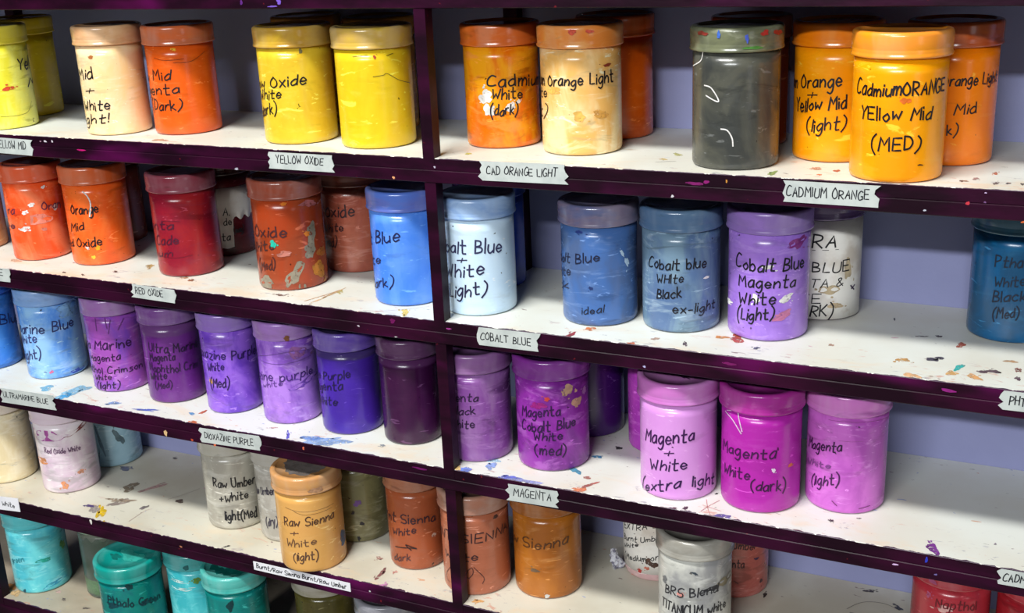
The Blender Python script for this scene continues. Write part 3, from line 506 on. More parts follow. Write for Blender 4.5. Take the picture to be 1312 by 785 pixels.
# ------------------------------------------------------------------ materials
def lin(c):
    return tuple(((v/255)/12.92 if v/255 <= .04045 else ((v/255+.055)/1.055)**2.4) for v in c) + (1,)
class NT:
    def __init__(s, name):
        s.m = bpy.data.materials.new(name); s.m.use_nodes = True; s.t = s.m.node_tree; s.b = s.t.nodes['Principled BSDF']
    def n(s, typ, **kw):
        x = s.t.nodes.new(typ)
        for k, v in kw.items():
            if k[0] == '_': x.inputs[k[1:].replace('_', ' ')].default_value = v
            else: setattr(x, k, v)
        return x
    def l(s, a, b): s.t.links.new(a, b)
    def coord(s, scale=(1, 1, 1), out='Object', loc=(0, 0, 0)):
        tc = s.n('ShaderNodeTexCoord'); mp = s.n('ShaderNodeMapping'); s.l(tc.outputs[out], mp.inputs[0])
        mp.inputs['Scale'].default_value = scale; mp.inputs['Location'].default_value = loc
        return mp.outputs[0]
    def noise(s, vec, scale, detail=3, rough=.55, dist=0, w=None):
        x = s.n('ShaderNodeTexNoise', _Scale=scale, _Detail=detail, _Roughness=rough, _Distortion=dist)
        if w is not None: x.noise_dimensions = '4D'; x.inputs['W'].default_value = w
        s.l(vec, x.inputs['Vector']); return x.outputs['Fac']
    def ramp(s, fac, a, b):
        x = s.n('ShaderNodeMapRange', _From_Min=a, _From_Max=b); x.interpolation_type = 'SMOOTHSTEP'
        s.l(fac, x.inputs[0]); return x.outputs[0]
    def mix(s, fac, a, b, mode='MIX'):
        x = s.n('ShaderNodeMix', data_type='RGBA', blend_type=mode)
        for sock, v in ((x.inputs[0], fac), (x.inputs[6], a), (x.inputs[7], b)):
            if isinstance(v, (int, float)): sock.default_value = v
            elif isinstance(v, tuple): sock.default_value = v
            else: s.l(v, sock)
        return x.outputs[2]
    def math(s, op, a, b=0.):
        x = s.n('ShaderNodeMath', operation=op)
        for sock, v in ((x.inputs[0], a), (x.inputs[1], b)):
            if isinstance(v, (int, float)): sock.default_value = v
            else: s.l(v, sock)
        return x.outputs[0]
    def set(s, **kw):
        for k, v in kw.items(): s.b.inputs[k.replace('_', ' ')].default_value = v
        return s.m
_flat = {}
def flat(c, rough=.5, kind='paint'):
    k = (tuple(c), rough)
    if k not in _flat:
        t = NT('%s_%d_%d_%d' % (kind, *c)); vec = t.coord(); n = t.noise(vec, 260, 3)
        a = lin(c); d = lin(tuple(max(0, v*.86) for v in c))
        t.l(t.mix(t.ramp(n, .35, .65), a, d), t.b.inputs['Base Color']); _flat[k] = t.set(Roughness=rough)
    return _flat[k]
def smear(c, rough=.4, dense=.45):
    """thin dried paint: broken up, so that what it lies on shows through"""
    k = (tuple(c), dense, 's')
    if k not in _flat:
        t = NT('dried_paint_%d_%d_%d' % tuple(c)); v = t.coord(); n = t.noise(v, 170, 4, .65); n2 = t.noise(v, 60, 2)
        t.l(t.mix(t.ramp(n2, .35, .65), lin(c), lin(tuple(int(x*.85) for x in c))), t.b.inputs['Base Color'])
        t.l(t.ramp(n, dense-.13, dense+.07), t.b.inputs['Alpha']); _flat[k] = t.set(Roughness=rough)
    return _flat[k]
INK = (14, 11, 20)
def ink(c): return flat(c or INK, .45, 'marker')

def purple_mat():
    t = NT('purple_paint'); v = t.coord((1, 1, 1)); vs = t.coord((.35, 1, 1))
    n = t.noise(vs, 22, 4); n2 = t.noise(vs, 9, 3, w=3.)
    c = t.mix(t.ramp(n, .38, .68), lin((24, 3, 17)), lin((47, 5, 34)))
    c = t.mix(t.ramp(n2, .57, .70), c, lin((88, 7, 72)))
    n3 = t.noise(v, 90, 2, w=5.); c = t.mix(t.ramp(n3, .70, .74), c, lin((96, 20, 30)))
    t.l(c, t.b.inputs['Base Color'])
    bp = t.n('ShaderNodeBump', _Strength=.25, _Distance=.002); t.l(t.noise(vs, 60, 3), bp.inputs['Height']); t.l(bp.outputs[0], t.b.inputs['Normal'])
    return t.set(Roughness=.42, Specular_IOR_Level=.16)
PURPLE = purple_mat()
def board_mat(name, ca, cb):
    t = NT(name); v = t.coord()
    n = t.noise(v, 7, 4); c = t.mix(t.ramp(n, .35, .7), lin(ca), lin(cb))
    g = t.noise(t.coord((.5, 1.4, 1)), 30, 5, .65, w=2.)
    c = t.mix(t.ramp(g, .60, .78), c, lin((200, 190, 174)))
    for i, (cc, sc, th) in enumerate((((120, 90, 90), 85, .715), ((205, 140, 100), 60, .725), ((120, 140, 200), 70, .735), ((90, 90, 85), 120, .73), ((190, 120, 150), 75, .74))):
        f = t.noise(t.coord((.6, 1.5, 1)), sc, 2, .5, .8, w=10.+i)
        c = t.mix(t.math('MULTIPLY', t.ramp(f, th, th+.03), .8), c, lin(cc))
    sp0 = t.n('ShaderNodeSeparateXYZ'); t.l(v, sp0.inputs[0])
    st = t.math('MULTIPLY', t.ramp(t.noise(t.coord((.5, 1, 1)), 16, 5, .65, .5, w=21.), .50, .66), t.ramp(sp0.outputs[1], .09, .005))
    c = t.mix(t.math('MULTIPLY', st, .5), c, lin((232, 200, 158)))
    s2 = t.math('MULTIPLY', t.ramp(t.noise(t.coord((.5, 1.3, 1)), 55, 4, .7, 1., w=31.), .60, .66), t.ramp(sp0.outputs[1], .11, .01))
    c = t.mix(t.math('MULTIPLY', s2, .55), c, t.mix(t.ramp(t.noise(v, 12, 1, w=8.), .45, .55), lin((205, 120, 90)), lin((130, 130, 150))))
    # the purple rail paint laps over the front edge of the board
    sep = t.n('ShaderNodeSeparateXYZ'); t.l(v, sep.inputs[0])
    lap = t.math('MULTIPLY', t.math('SUBTRACT', t.noise(v, 70, 4, w=4.), .42), .012)
    pf = t.math('GREATER_THAN', lap, t.math('SUBTRACT', sep.outputs[1], .0012))
    c = t.mix(pf, c, lin((50, 8, 50)))
    t.l(c, t.b.inputs['Base Color'])
    return t.set(Roughness=.42)
BOARD = board_mat('white_board_paint', (226, 229, 221), (219, 217, 204))
BOARD_DIM = board_mat('dim_light_board_paint', (216, 212, 196), (200, 192, 172))  # fourth shelf: weaker light down there painted in as a darker board colour
BOARD_DIMMER = board_mat('dimmer_light_board_paint', (190, 180, 160), (168, 154, 134))  # lowest shelves: light falloff painted into the board colour, darker again
def wall_mat():
    t = NT('lavender_wall_paint'); v = t.coord()
    c = t.mix(t.ramp(t.noise(v, 4, 4), .3, .7), lin((148, 152, 194)), lin((138, 142, 184)))
    t.l(c, t.b.inputs['Base Color'])
    bp = t.n('ShaderNodeBump', _Strength=.15, _Distance=.002); t.l(t.noise(v, 120, 3), bp.inputs['Height']); t.l(bp.outputs[0], t.b.inputs['Normal'])
    return t.set(Roughness=.6)
def floor_mat():
    t = NT('grey_floor'); v = t.coord(); c = t.mix(t.ramp(t.noise(v, 6, 5), .3, .7), lin((118, 112, 105)), lin((92, 86, 80)))
    t.l(c, t.b.inputs['Base Color']); return t.set(Roughness=.6)
def tape_mat(paper):
    t = NT('label_paper' if paper else 'masking_tape'); v = t.coord()
    a, b = ((232, 232, 236), (222, 222, 228)) if paper else ((190, 196, 192), (172, 179, 176))
    t.l(t.mix(t.ramp(t.noise(v, 40, 4), .35, .7), lin(a), lin(b)), t.b.inputs['Base Color']); return t.set(Roughness=.6)
TAPEM, PAPERM = tape_mat(0), tape_mat(1)

def jar_mat(key, c1, c2, seed, band=None, amt=1.):
    """clear plastic tub showing the paint inside: mottled, smeared, with a haze of dry splashes"""
    t = NT('paint_in_jar_'+key); v = t.coord(); vs = t.coord((1, 1, .55)); vh = t.coord((.5, .5, 1.6))
    c = t.mix(t.math('MULTIPLY', t.ramp(t.noise(vs, 20, 4, .6, .6, w=seed), .40, .62), amt), lin(c1), lin(c2))
    li = tuple(min(255, int(x*.8+(58 if sum(c1) > 300 else 26))) for x in c1); da = tuple(int(x*.72) for x in c1)
    c = t.mix(t.math('MULTIPLY', t.ramp(t.noise(vh, 34, 4, .6, 1.2, w=seed+9), .52, .68), .7*amt), c, lin(li))
    c = t.mix(t.math('MULTIPLY', t.ramp(t.noise(vh, 28, 4, .6, .9, w=seed+4), .54, .70), .75*amt), c, lin(da))
    c = t.mix(t.ramp(t.noise(v, 110, 2, w=seed+2), .72, .75), c, lin(tuple(int(x*.5) for x in c1)))
    c = t.mix(t.math('MULTIPLY', t.ramp(t.noise(t.coord((.3, .3, 1.)), 95, 3, .6, 1.5, w=seed+6), 0.62, .69), .65), c, lin(tuple(min(255, x+60) for x in c1)))
    if band:
        sep = t.n('ShaderNodeSeparateXYZ'); t.l(v, sep.inputs[0])
        z = t.math('ADD', sep.outputs[2], t.math('MULTIPLY', t.noise(v, 30, 2, w=seed), .006))
        c = t.mix(t.ramp(z, band[0]-.002, band[0]+.003), c, lin(band[1]))
    t.l(c, t.b.inputs['Base Color'])
    bp = t.n('ShaderNodeBump', _Strength=.12, _Distance=.001); t.l(t.noise(vs, 55, 3, w=seed), bp.inputs['Height']); t.l(bp.outputs[0], t.b.inputs['Normal'])
    return t.set(Roughness=.26, Coat_Weight=.15, Coat_Roughness=.12)
def lid_mat(key, c, c1, seed):
    t = NT('lid_plastic_'+key); vh = t.coord((.6, .6, 1.5))
    k = t.mix(t.ramp(t.noise(vh, 26, 4, .6, .8, w=seed), .40, .68), lin(c), lin(tuple(int(a*.55+b*.45) for a, b in zip(c, c1))))
    k = t.mix(t.math('MULTIPLY', t.ramp(t.noise(vh, 40, 3, .6, 1, w=seed+3), .58, .74), .5), k, lin(tuple(min(255, int(x*.75+62)) for x in c)))
    k = t.mix(t.math('MULTIPLY', t.ramp(t.noise(vh, 34, 3, .6, .6, w=seed+5), .60, .74), .5), k, lin(tuple(int(x*.6) for x in c1)))
    hz = t.noise(t.coord((1, 1, .3)), 24, 3, .6, .4, w=seed+8)
    k = t.mix(t.math('MULTIPLY', t.ramp(hz, .44, .66), .45), k, lin(tuple(int(x*.6+84) for x in c)))
    t.l(k, t.b.inputs['Base Color'])
    return t.set(Roughness=.24, Coat_Weight=.25, Coat_Roughness=.1)

# ------------------------------------------------------------------ mesh helpers
class MB:
    def __init__(s): s.v = []; s.f = []; s.mi = []; s.mats = []; s.smooth = []
    def slot(s, m):
        if m not in s.mats: s.mats.append(m)
        return s.mats.index(m)
    def face(s, idx, m, smooth=False): s.f.append(idx); s.mi.append(s.slot(m)); s.smooth.append(smooth)
    def box(s, x0, x1, y0, y1, z0, z1, m, bev=0., mbot=None):
        b = len(s.v); c = bev
        # chamfered front edges keep a thin light-catching line
        prof = [(y0, z0+c), (y0, z1-c), (y0+c, z1), (y1, z1), (y1, z0), (y0+c, z0)] if c else [(y0, z0), (y0, z1), (y1, z1), (y1, z0)]
        n = len(prof)
        for x in (x0, x1):
            for y, z in prof: s.v.append((x, y, z))
        for i in range(n):
            j = (i+1) % n; s.face((b+i, b+n+i, b+n+j, b+j), mbot if mbot and i == 4 else m)
        s.face(tuple(b+i for i in range(n)), m); s.face(tuple(b+n+i for i in reversed(range(n))), m)
    def lathe(s, prof, m, n=64, cap0=True, cap1=True):
        b = len(s.v)
        for r, z in prof:
            for i in range(n):
                a = 2*math.pi*i/n; s.v.append((r*math.cos(a), r*math.sin(a), z))
        for k in range(len(prof)-1):
            for i in range(n):
                j = (i+1) % n; s.face((b+k*n+i, b+k*n+j, b+(k+1)*n+j, b+(k+1)*n+i), m, True)
        if cap0: s.face(tuple(b+i for i in reversed(range(n))), m)
        if cap1: s.face(tuple(b+(len(prof)-1)*n+i for i in range(n)), m)
    def ribbon(s, pts, w, m, mp):
        """pen stroke: pts in (s, t) metres, mp maps (s, t) to 3D"""
        if len(pts) < 2: return
        L, R = [], []
        for i, p in enumerate(pts):
            a = pts[max(0, i-1)]; c = pts[min(len(pts)-1, i+1)]
            dx, dy = c[0]-a[0], c[1]-a[1]; d = math.hypot(dx, dy) or 1
            nx, ny = -dy/d*w/2, dx/d*w/2; ex = ey = 0
            if i == 0: ex, ey = -dx/d*w*.3, -dy/d*w*.3
            if i == len(pts)-1: ex, ey = dx/d*w*.3, dy/d*w*.3
            L.append((p[0]+nx+ex, p[1]+ny+ey)); R.append((p[0]-nx+ex, p[1]-ny+ey))
        b = len(s.v); n = len(pts)
        for q in L+R: s.v.append(mp(*q))
        for i in range(n-1): s.face((b+i+1, b+i, b+n+i, b+n+i+1), m)
    def blob(s, cx, cy, w, h, rot, m, mp, n=18, rough=.28, rnd=random):
        b = len(s.v); ph = [rnd.uniform(0, 6.28) for _ in range(3)]; s.v.append(mp(cx, cy))
        for i in range(n):
            a = 2*math.pi*i/n
            k = 1 + rough*(.5*math.sin(2*a+ph[0])+.35*math.sin(3*a+ph[1])+.35*math.sin(5*a+ph[2])) + rnd.uniform(-.12, .12)
            x, y = w/2*k*math.cos(a), h/2*k*math.sin(a)
            s.v.append(mp(cx+x*math.cos(rot)+y*math.sin(rot), cy-x*math.sin(rot)+y*math.cos(rot)))
        for i in range(n): s.face((b, b+1+i, b+1+(i+1) % n), m)
    def build(s, name, parent=None, loc=None):
        me = bpy.data.meshes.new(name); me.from_pydata(s.v, [], s.f)
        for m in s.mats: me.materials.append(m)
        me.polygons.foreach_set('material_index', s.mi); me.polygons.foreach_set('use_smooth', s.smooth); me.update()
        o = bpy.data.objects.new(name, me); COL.objects.link(o)
        if parent: o.parent = parent
        if loc: o.location = loc
        return o
def empty(name, loc, label, cat, group=None):
    o = bpy.data.objects.new(name, None); COL.objects.link(o); o.location = loc; o.empty_display_size = .02
    o['label'] = label; o['category'] = cat
    if group: o['group'] = group
    return o

# ------------------------------------------------------------------ handwriting (single-stroke letters)
G = {'A':'04 3e 64|18 58','B':'04 0e|~0e 4d 4a 09|~09 58 55 04','C':'~6d 3e 0a 05 34 65','D':'04 0e|~0e 4d 69 45 04','E':'6e 0e 04 64|09 59','F':'6e 0e 04|09 59','G':'~6d 3e 09 24 65|68 65|68 48','H':'04 0e|64 6e|09 69','I':'04 0e','K':'04 0e|6e 08|19 64','L':'0e 04 54','M':'04 1e 48 7e 84','N':'04 0e 64 6e','O':'~3e 0a 06 34 66 6a 3e','P':'04 0e|~0e 5d 5a 08','Q':'~3e 0a 06 34 66 6a 3e|46 74','R':'04 0e|~0e 5d 5a 08|28 64','S':'~6d 3e 0c 19 58 65 34 05','T':'0e 7e|34 3e','U':'~0e 06 34 66 6e','V':'0e 34 6e','W':'0e 24 4a 64 8e','X':'04 6e|0e 64','Y':'0e 39 6e|39 34','Z':'0e 6e 04 64',
'a':'~59 3a 07 14 45 59|5a 54','b':'0e 04|~08 3a 57 34 05','c':'~59 3a 07 24 55','d':'~59 3a 07 14 45 58|5e 54','e':'~07 57 49 2a 07 24 55','f':'~5d 3d 2a 24|0a 4a','g':'~59 3a 07 24 57|~5a 53 30 01','h':'0e 04|~07 3a 58 54','i':'0a 04|0c 0d','k':'0e 04|4a 06|17 54','l':'0e 04','m':'0a 04|~07 2a 38 34|~37 5a 78 74','n':'0a 04|~07 3a 58 54','o':'~3a 07 34 57 3a','p':'0a 00|~08 3a 57 34 05','r':'0a 04|~07 2a 4a','s':'~4a 1a 18 47 45 04','t':'~2e 25 34 54|0a 5a','u':'~0a 06 24 56|5a 54','v':'0a 24 5a','w':'0a 14 38 54 7a','x':'04 5a|0a 54','y':'0a 25|5a 10','z':'0a 5a 04 54',
'(':'~3g 0c 06 31','+':'08 68|3b 35','/':'04 6e','-':'08 48','!':'0e 07|04 05','&':'~64 1c 3e 4c 06 24 67','.':'04 05'}
G[')'] = '~0g 3c 36 01'
def P36(c): return int(c[0], 36)/10, (int(c[1], 36)-4)/10
def catmull(p, n=5):
    q = []
    for i in range(len(p)-1):
        a, b, c, d = p[max(0, i-1)], p[i], p[i+1], p[min(len(p)-1, i+2)]
        for k in range(n):
            t = k/n
            q.append(tuple(.5*(2*b[j]+(c[j]-a[j])*t+(2*a[j]-5*b[j]+4*c[j]-d[j])*t*t+(-a[j]+3*b[j]-3*c[j]+d[j])*t**3) for j in (0, 1)))
    return q+[p[-1]]
def glyph(ch):
    st = []
    for part in G.get(ch, '').split('|'):
        if not part: continue
        cur = part[0] == '~'; pts = [P36(x) for x in part.lstrip('~').split()]
        if cur: pts = catmull(pts)
        else:
            q = []
            for a, b in zip(pts, pts[1:]): q += [a, ((a[0]+b[0])/2, (a[1]+b[1])/2)]
            pts = q+[pts[-1]]
        st.append(pts)
    return st
def adv(ch):
    if ch == ' ': return .55
    pts = [x for s_ in glyph(ch) for x, _ in s_]
    return (max(pts) if pts else .3)+.24
def lay(text): return sum(adv(c) for c in text)-.24
def strokes(text, rnd):
    x = 0; out = []
    for ch in text:
        dy = rnd.uniform(-.09, .07); sl = rnd.uniform(-.02, .2); k = rnd.uniform(.86, 1.14)
        for s_ in glyph(ch): out.append([(x+(px+sl*py), py*k+dy) for px, py in s_])
        x += adv(ch)
    return out
def write(mb, mp, pre, text, p0, p1, h, w, m, rnd):
    """text from p0 to p1 (baseline); the letters of `pre` run on to the left, round the side"""
    dx, dy = p1[0]-p0[0], p1[1]-p0[1]; fx = dx/max(lay(text), .3); sl = dy/dx if dx else 0
    off = (lay(pre)+.24)*fx if pre.strip() else (0 if not pre else .55*fx)
    for s_ in strokes(pre+text, rnd):
        pts = []
        for x, y in s_:
            X = p0[0]-off+x*fx; pts.append((X, p0[1]+(X-p0[0])*sl+y*h))
        mb.ribbon(pts, w, m, mp)

# ------------------------------------------------------------------ the place
def struct(o): o['kind'] = 'structure'; return o
WALLY = .2712
b = MB(); b.box(-4.0, 4.0, WALLY, WALLY+.1, -1.35, 2.5, wall_mat()); struct(b.build('wall_back'))
b = MB(); b.box(-4.0, 4.0, -7.0, WALLY, -1.45, -1.35, floor_mat()); struct(b.build('floor'))

# shelving unit: purple posts and rails, white boards
BT, RT = .0148, .0172          # board and rail thickness
PITCH, PW = .985, .0165
unit = empty('shelving_unit', (0, 0, -1.35), 'purple painted open shelving unit with white paint-stained boards full of paint jars', 'shelf')
ZU = -1.35
rows = [ZTOP+BT+RT] + SHELF_Z + [SHELF_Z[-1]-.215]
BAYS = [(-1.969, -.977), (-.977, .008), (.008, 1.0)]
boards = {}
for ri, z in enumerate(rows):
    for bi, (x0, x1) in enumerate(BAYS):
        mb = MB(); mb.box(x0, x1, .0008, .2705, z-BT-ZU, z-ZU, BOARD_DIMMER if ri >= 5 else BOARD_DIM if ri == 4 else BOARD, .0006, PURPLE)
        # board front edge carries the same purple paint as the rail
        mb.box(x0, x1, .0004, .0012, z-BT-ZU, z-.0006-ZU, PURPLE)
        boards[(ri-1, bi)] = mb
rnd = random.Random(3)
def bay(x): return 0 if x < -.977 else (1 if x < .008 else 2)
for i, (row, x, y, a, c, col) in enumerate(SBLOBS):
    mb = boards[(row, bay(x))]; z = rows[row+1]-ZU+.0002+i*2e-6
    sx, sy = math.hypot(*a), math.hypot(*c)
    y = max(y, .002)
    def mp(u, v, a=a, c=c, x=x, y=y, z=z): return (x+a[0]*u+c[0]*v, max(.0012, y+a[1]*u+c[1]*v), z)
    m = smear(col)
    mb.blob(0, 0, 2, 2, 0, m, mp, 22, .42, rnd)
    for _ in range(rnd.choice((0, 1, 2, 3))):
        k = rnd.uniform(.15, .35); mb.blob(rnd.uniform(-1.6, 1.6), rnd.uniform(-1.4, 1.4), 2*k, 2*k, 0, m, mp, 10, .4, rnd)
for row, pts, w, col in SSTROKES:
    mb = boards[(row, bay(pts[0][0]))]; z = rows[row+1]-ZU+.0006
    mb.ribbon(catmull(pts, 6), w, flat(col, .45), lambda u, v, z=z: (u, v, z))
for (ri, bi), mb in boards.items(): mb.build('shelf_board', unit)
rails = []
for z in rows:
    mb = MB(); mb.box(-1.969, 1.0015, -.0012, .018, z-BT-RT-ZU, z-BT-.0006-ZU, PURPLE, .0009); rails.append(mb)
for x, z, w, h, col in FBLOBS:
    ri = min(range(len(rows)), key=lambda k: abs(rows[k]-.016-z)); dz = rows[ri]-z
    yy = -.0015 if dz > BT-.001 else -.0003
    if dz < .0005: z = rows[ri]-.003
    rails[ri].blob(x, z-ZU, w*.85, h*.8, 0, smear(col, .4, .38), lambda u, v, yy=yy: (u, yy, v), 14, .3, rnd)
for mb in rails: mb.build('shelf_rail', unit)
zb, zt = 0, rows[0]-BT-ZU
for k in (-2, -1, 0, 1):
    x = k*PITCH; mb = MB(); mb.box(x, x+PW, 0, .018, zb, zt-RT, PURPLE, .0006); mb.build('front_post', unit)
    xb = x+.002; mb = MB(); mb.box(xb, xb+.021, .2505, .2705, zb, zt, PURPLE, .0006); mb.build('back_post', unit)
# handwritten shelf labels stuck on the rails
for i, (txt, pre, kind, q, tq, full) in enumerate(TAPES):
    rnd = random.Random(50+i); mb = MB(); m = PAPERM if kind == 'paper' else TAPEM
    x0, z0, x1, z1, h = q; L = x1-x0
    tn = 5; jag = .0 if kind == 'paper' else .0035
    def edge(sign): return [(-.5+k/tn, rnd.uniform(-1, 1)*jag) for k in range(tn+1)]
    el, er = edge(-1), edge(1)
    left = [(x0+d, z0+t*h) for t, d in el]; right = [(x1+d, z1+t*h) for t, d in er]
    n = 12
    b0 = len(mb.v)
    for yy in (-.0022, -.0013):
        for k in range(tn+1):
            for j in range(n+1):
                f = j/n; a, c = left[k], right[k]
                mb.v.append((a[0]+(c[0]-a[0])*f, yy, a[1]+(c[1]-a[1])*f-ZU))
    N1 = (tn+1)*(n+1)
    for k in range(tn):
        for j in range(n):
            a = b0+k*(n+1)+j; mb.face((a, a+1, a+n+2, a+n+1), m); a += N1; mb.face((a+n+1, a+n+2, a+1, a), m)
    ring = [k*(n+1) for k in range(tn, -1, -1)]+[j for j in range(1, n+1)]+[k*(n+1)+n for k in range(1, tn+1)]+[tn*(n+1)+j for j in range(n-1, 0, -1)]
    for a, c in zip(ring, ring[1:]+ring[:1]): mb.face((b0+a, b0+a+N1, b0+c+N1, b0+c), m)
    write(mb, lambda u, v: (u, -.0024, v-ZU), pre, txt, (tq[0], tq[1]), (tq[2], tq[3]), tq[4], .0013 if tq[4] > .007 else .0009, ink((20, 22, 32)), rnd)
    o = mb.build('label_tape' if kind == 'tape' else 'label_strip', unit)
    o['label'] = ('white handwritten label on the rail reading %s' % full) if full else 'torn white tape label at the left edge of the photo'

# ------------------------------------------------------------------ paint jars
BODY_H, LID_H, R0, RL = .1625, .028, .05, .0535
LIDLESS = ()
def make_jar(key):
    row, x, y, s, hs = GEO[key]; row = int(row); c1, c2, cl, label, op = JARS[key]
    H = BODY_H*hs; r = R0*s; rl = RL*s; seed = (sum(ord(ch)*(i+3) for i, ch in enumerate(key))*1.37) % 97
    rnd = random.Random(key)
    root = empty('paint_jar', (x, y, SHELF_Z[row]+.0008), label, 'jar', 'paint jars on the shelves')
    # body
    mb = MB(); m = op.get('mat') or jar_mat(key, c1, c2, seed, op.get('band'), op.get('amt', 1.))
    zt = H-.006
    prof = [(r-.006, .0008), (r-.0035, 0), (r-.0012, .0009), (r-.0002, .0032), (r, .007)]
    prof += [(r, zt*k/8) for k in range(1, 8)] + [(r-.0003, H-LID_H+.002), (r-.0022, H-LID_H+.004), (r-.0022, zt)]
    prof.sort(key=lambda q: q[1]) if False else None
    mb.lathe(prof, m, 64)
    def on_body(off):
        def mp(u, v): 
            a = u/r; return ((r+off)*math.cos(a), (r+off)*math.sin(a), v)
        return mp
    def on_lid(off):
        def mp(u, v):
            a = u/rl; return ((rl+off)*math.cos(a), (rl+off)*math.sin(a), v)
        return mp
    lab = op.get('paper'); zmax = H-LID_H-.001
    lb = MB(); k0 = 0
    for (j, kind, a, zz, w, h, col, ro) in JBLOBS:
        if j != key or kind != 'b': continue
        k0 += 1; m2 = smear(col, .35, .40); tgt = lb if (lab and lab[0] < zz < lab[1]) else mb
        base = .0009 if tgt is lb else .0003
        mp = on_body(base+k0*.00004)
        mpc = lambda u, v, mp=mp: mp(u, min(zmax, max(.002, v)))
        tgt.blob(a*r, zz, w, h, ro, m2, mpc, 20, .35, rnd)
        for _ in range(rnd.choice((1, 2, 3))):
            q = rnd.uniform(.12, .3); tgt.blob(a*r+rnd.uniform(-.9, .9)*w, zz+rnd.uniform(-.9, .9)*h, w*q, h*q, 0, m2, mpc, 9, .3, rnd)
    for (j, pts, w, col) in JSTROKES:
        if j != key: continue
        tgt = lb if lab else mb
        q = [(a*r, zz) for a, zz in pts]; q = catmull(q, 6) if len(q) > 2 else [q[0], ((q[0][0]+q[1][0])/2, (q[0][1]+q[1][1])/2), q[1]]
        tgt.ribbon(q, w, flat(col, .35), on_body(.0012 if lab else .0007))
    for (j, pre, txt, a0, z0, a1, z1, h, col) in TEXTS:
        if j != key: continue
        tgt = lb if lab else mb; f = on_body(.0011 if lab else .0006)
        write(tgt, lambda u, v: f(u, min(zmax, max(.002, v))), pre, txt, (a0*r, z0), (a1*r, z1), h, min(.0022, max(.0013, h*.135)), ink(col), rnd)
    body = mb.build('jar_body', root)
    if lab:
        pm = MB(); z0, z1, a0, a1, cut = lab; rr = r+.0007; n = 48; mats = jar_paper(key, seed)
        def col_z(i): 
            t = i/n; lo = z0+cut*rnd.uniform(0, .004); hi = z1-cut*rnd.uniform(0, .0015)
            return lo, hi
        tear = op.get('tear')
        for side in (rr, r+.0001):
            for i in range(n+1):
                a = a0+(a1-a0)*i/n; lo, hi = (z0, z1)
                if tear:
                    t0, t1, tz = tear
                    if t0 < i/n < t1: lo = tz+.0035*math.sin(i*1.1)
                    else: lo = z0+.001*math.sin(i*.8)
                for k in range(5): pm.v.append((side*math.cos(a), side*math.sin(a), lo+(hi-lo)*k/4))
        N1 = (n+1)*5
        for i in range(n):
            for k in range(4):
                q = i*5+k; pm.face((q, q+5, q+6, q+1), mats, True); q += N1; pm.face((q+1, q+6, q+5, q), mats, True)
            pm.face((i*5, N1+i*5, N1+i*5+5, i*5+5), mats); pm.face((i*5+4, i*5+9, N1+i*5+9, N1+i*5+4), mats)
        for e in (0, n*5):
            for k in range(4): q = e+k; pm.face((q, q+1, N1+q+1, N1+q), mats)
        off = len(pm.v); pm.v += lb.v
        for fc, mi in zip(lb.f, lb.mi): pm.face(tuple(i+off for i in fc), lb.mats[mi])
        o = pm.build('paper_label', root); o['label'] = 'white handwritten paper label'
    # lid: skirt with a lip, rounded shoulder, raised rim round a sunken top
    mb = MB(); m = lid_mat(key, cl, c1, seed+20); zb = H-LID_H
    lp = [(r-.0016, zb+.0012), (rl-.0014, zb), (rl+.0002, zb+.0008), (rl+.0004, zb+.0026), (rl-.0004, zb+.0042), (rl-.0006, zb+.006), (rl-.0005, zb+.0086), (rl-.00068, zb+.0092), (rl-.0005, zb+.0098), (rl-.0003, zb+.016),
          (rl-.0002, H-.0045), (rl-.0006, H-.0024), (rl-.0018, H-.0008), (rl-.0038, H), (rl-.0075, H), (rl-.0090, H-.0009), (rl-.0098, H-.0022), (rl-.03, H-.0022), (.002, H-.0022)]
    mb.lathe(lp, m, 64)
    for (j, kind, a, zz, w, h, col, ro) in JBLOBS:
        if j == key and kind == 'l': mb.blob(a*rl, min(zz, H-.005-h*.2), w, h*.8, ro, flat(col, .3), on_lid(.0005), 16, .35, rnd)
    for i, (cx, cy, w, h, col) in enumerate(op.get('top', ())):
        mb.blob(cx, cy, w, h, .5, smear(col, .3, .36), lambda u, v, zz=H-.0019+i*.0001: (u, v, zz), 36 if w > .06 else 20, .03 if w > .06 else .45, rnd)
    mb.build('lid', root)
    if op.get('inside'):
        z0, z1, ca, cb = op['inside']; q = MB(); ri = r-.0028
        q.lathe([(ri-.004, .003), (ri, .006), (ri, z0)], flat(ca, .5), 48); q.build('paint_residue', root)
        q = MB(); b0 = 0; n = 40
        for i in range(n+1):
            a = -2.6+2.6*i/n
            for k in range(6): q.v.append((ri*math.cos(a), ri*math.sin(a), z0+.0005+(z1-z0+.004*math.sin(i*.9))*k/5))
        for i in range(n):
            for k in range(5): p = i*6+k; q.face((p, p+6, p+7, p+1), flat(cb, .5), True)
        q.build('dried_paint', root)
    return root
def jar_paper(key, seed):
    t = NT('jar_label_paper_'+key); v = t.coord(); c = t.mix(t.ramp(t.noise(v, 22, 4, w=seed), .45, .7), lin((238, 235, 228)), lin((206, 196, 184)))
    c = t.mix(t.math('MULTIPLY', t.ramp(t.noise(v, 35, 3, w=seed+3), .6, .75), .6), c, lin((165, 140, 110)))
    t.l(c, t.b.inputs['Base Color']); return t.set(Roughness=.65)
def clear_mat():
    t = NT('clear_plastic'); v = t.coord(); c = t.mix(t.ramp(t.noise(v, 30, 3), .4, .7), lin((215, 228, 215)), lin((170, 195, 170)))
    t.l(c, t.b.inputs['Base Color']); return t.set(Roughness=.18, Transmission_Weight=.85, IOR=1.2)
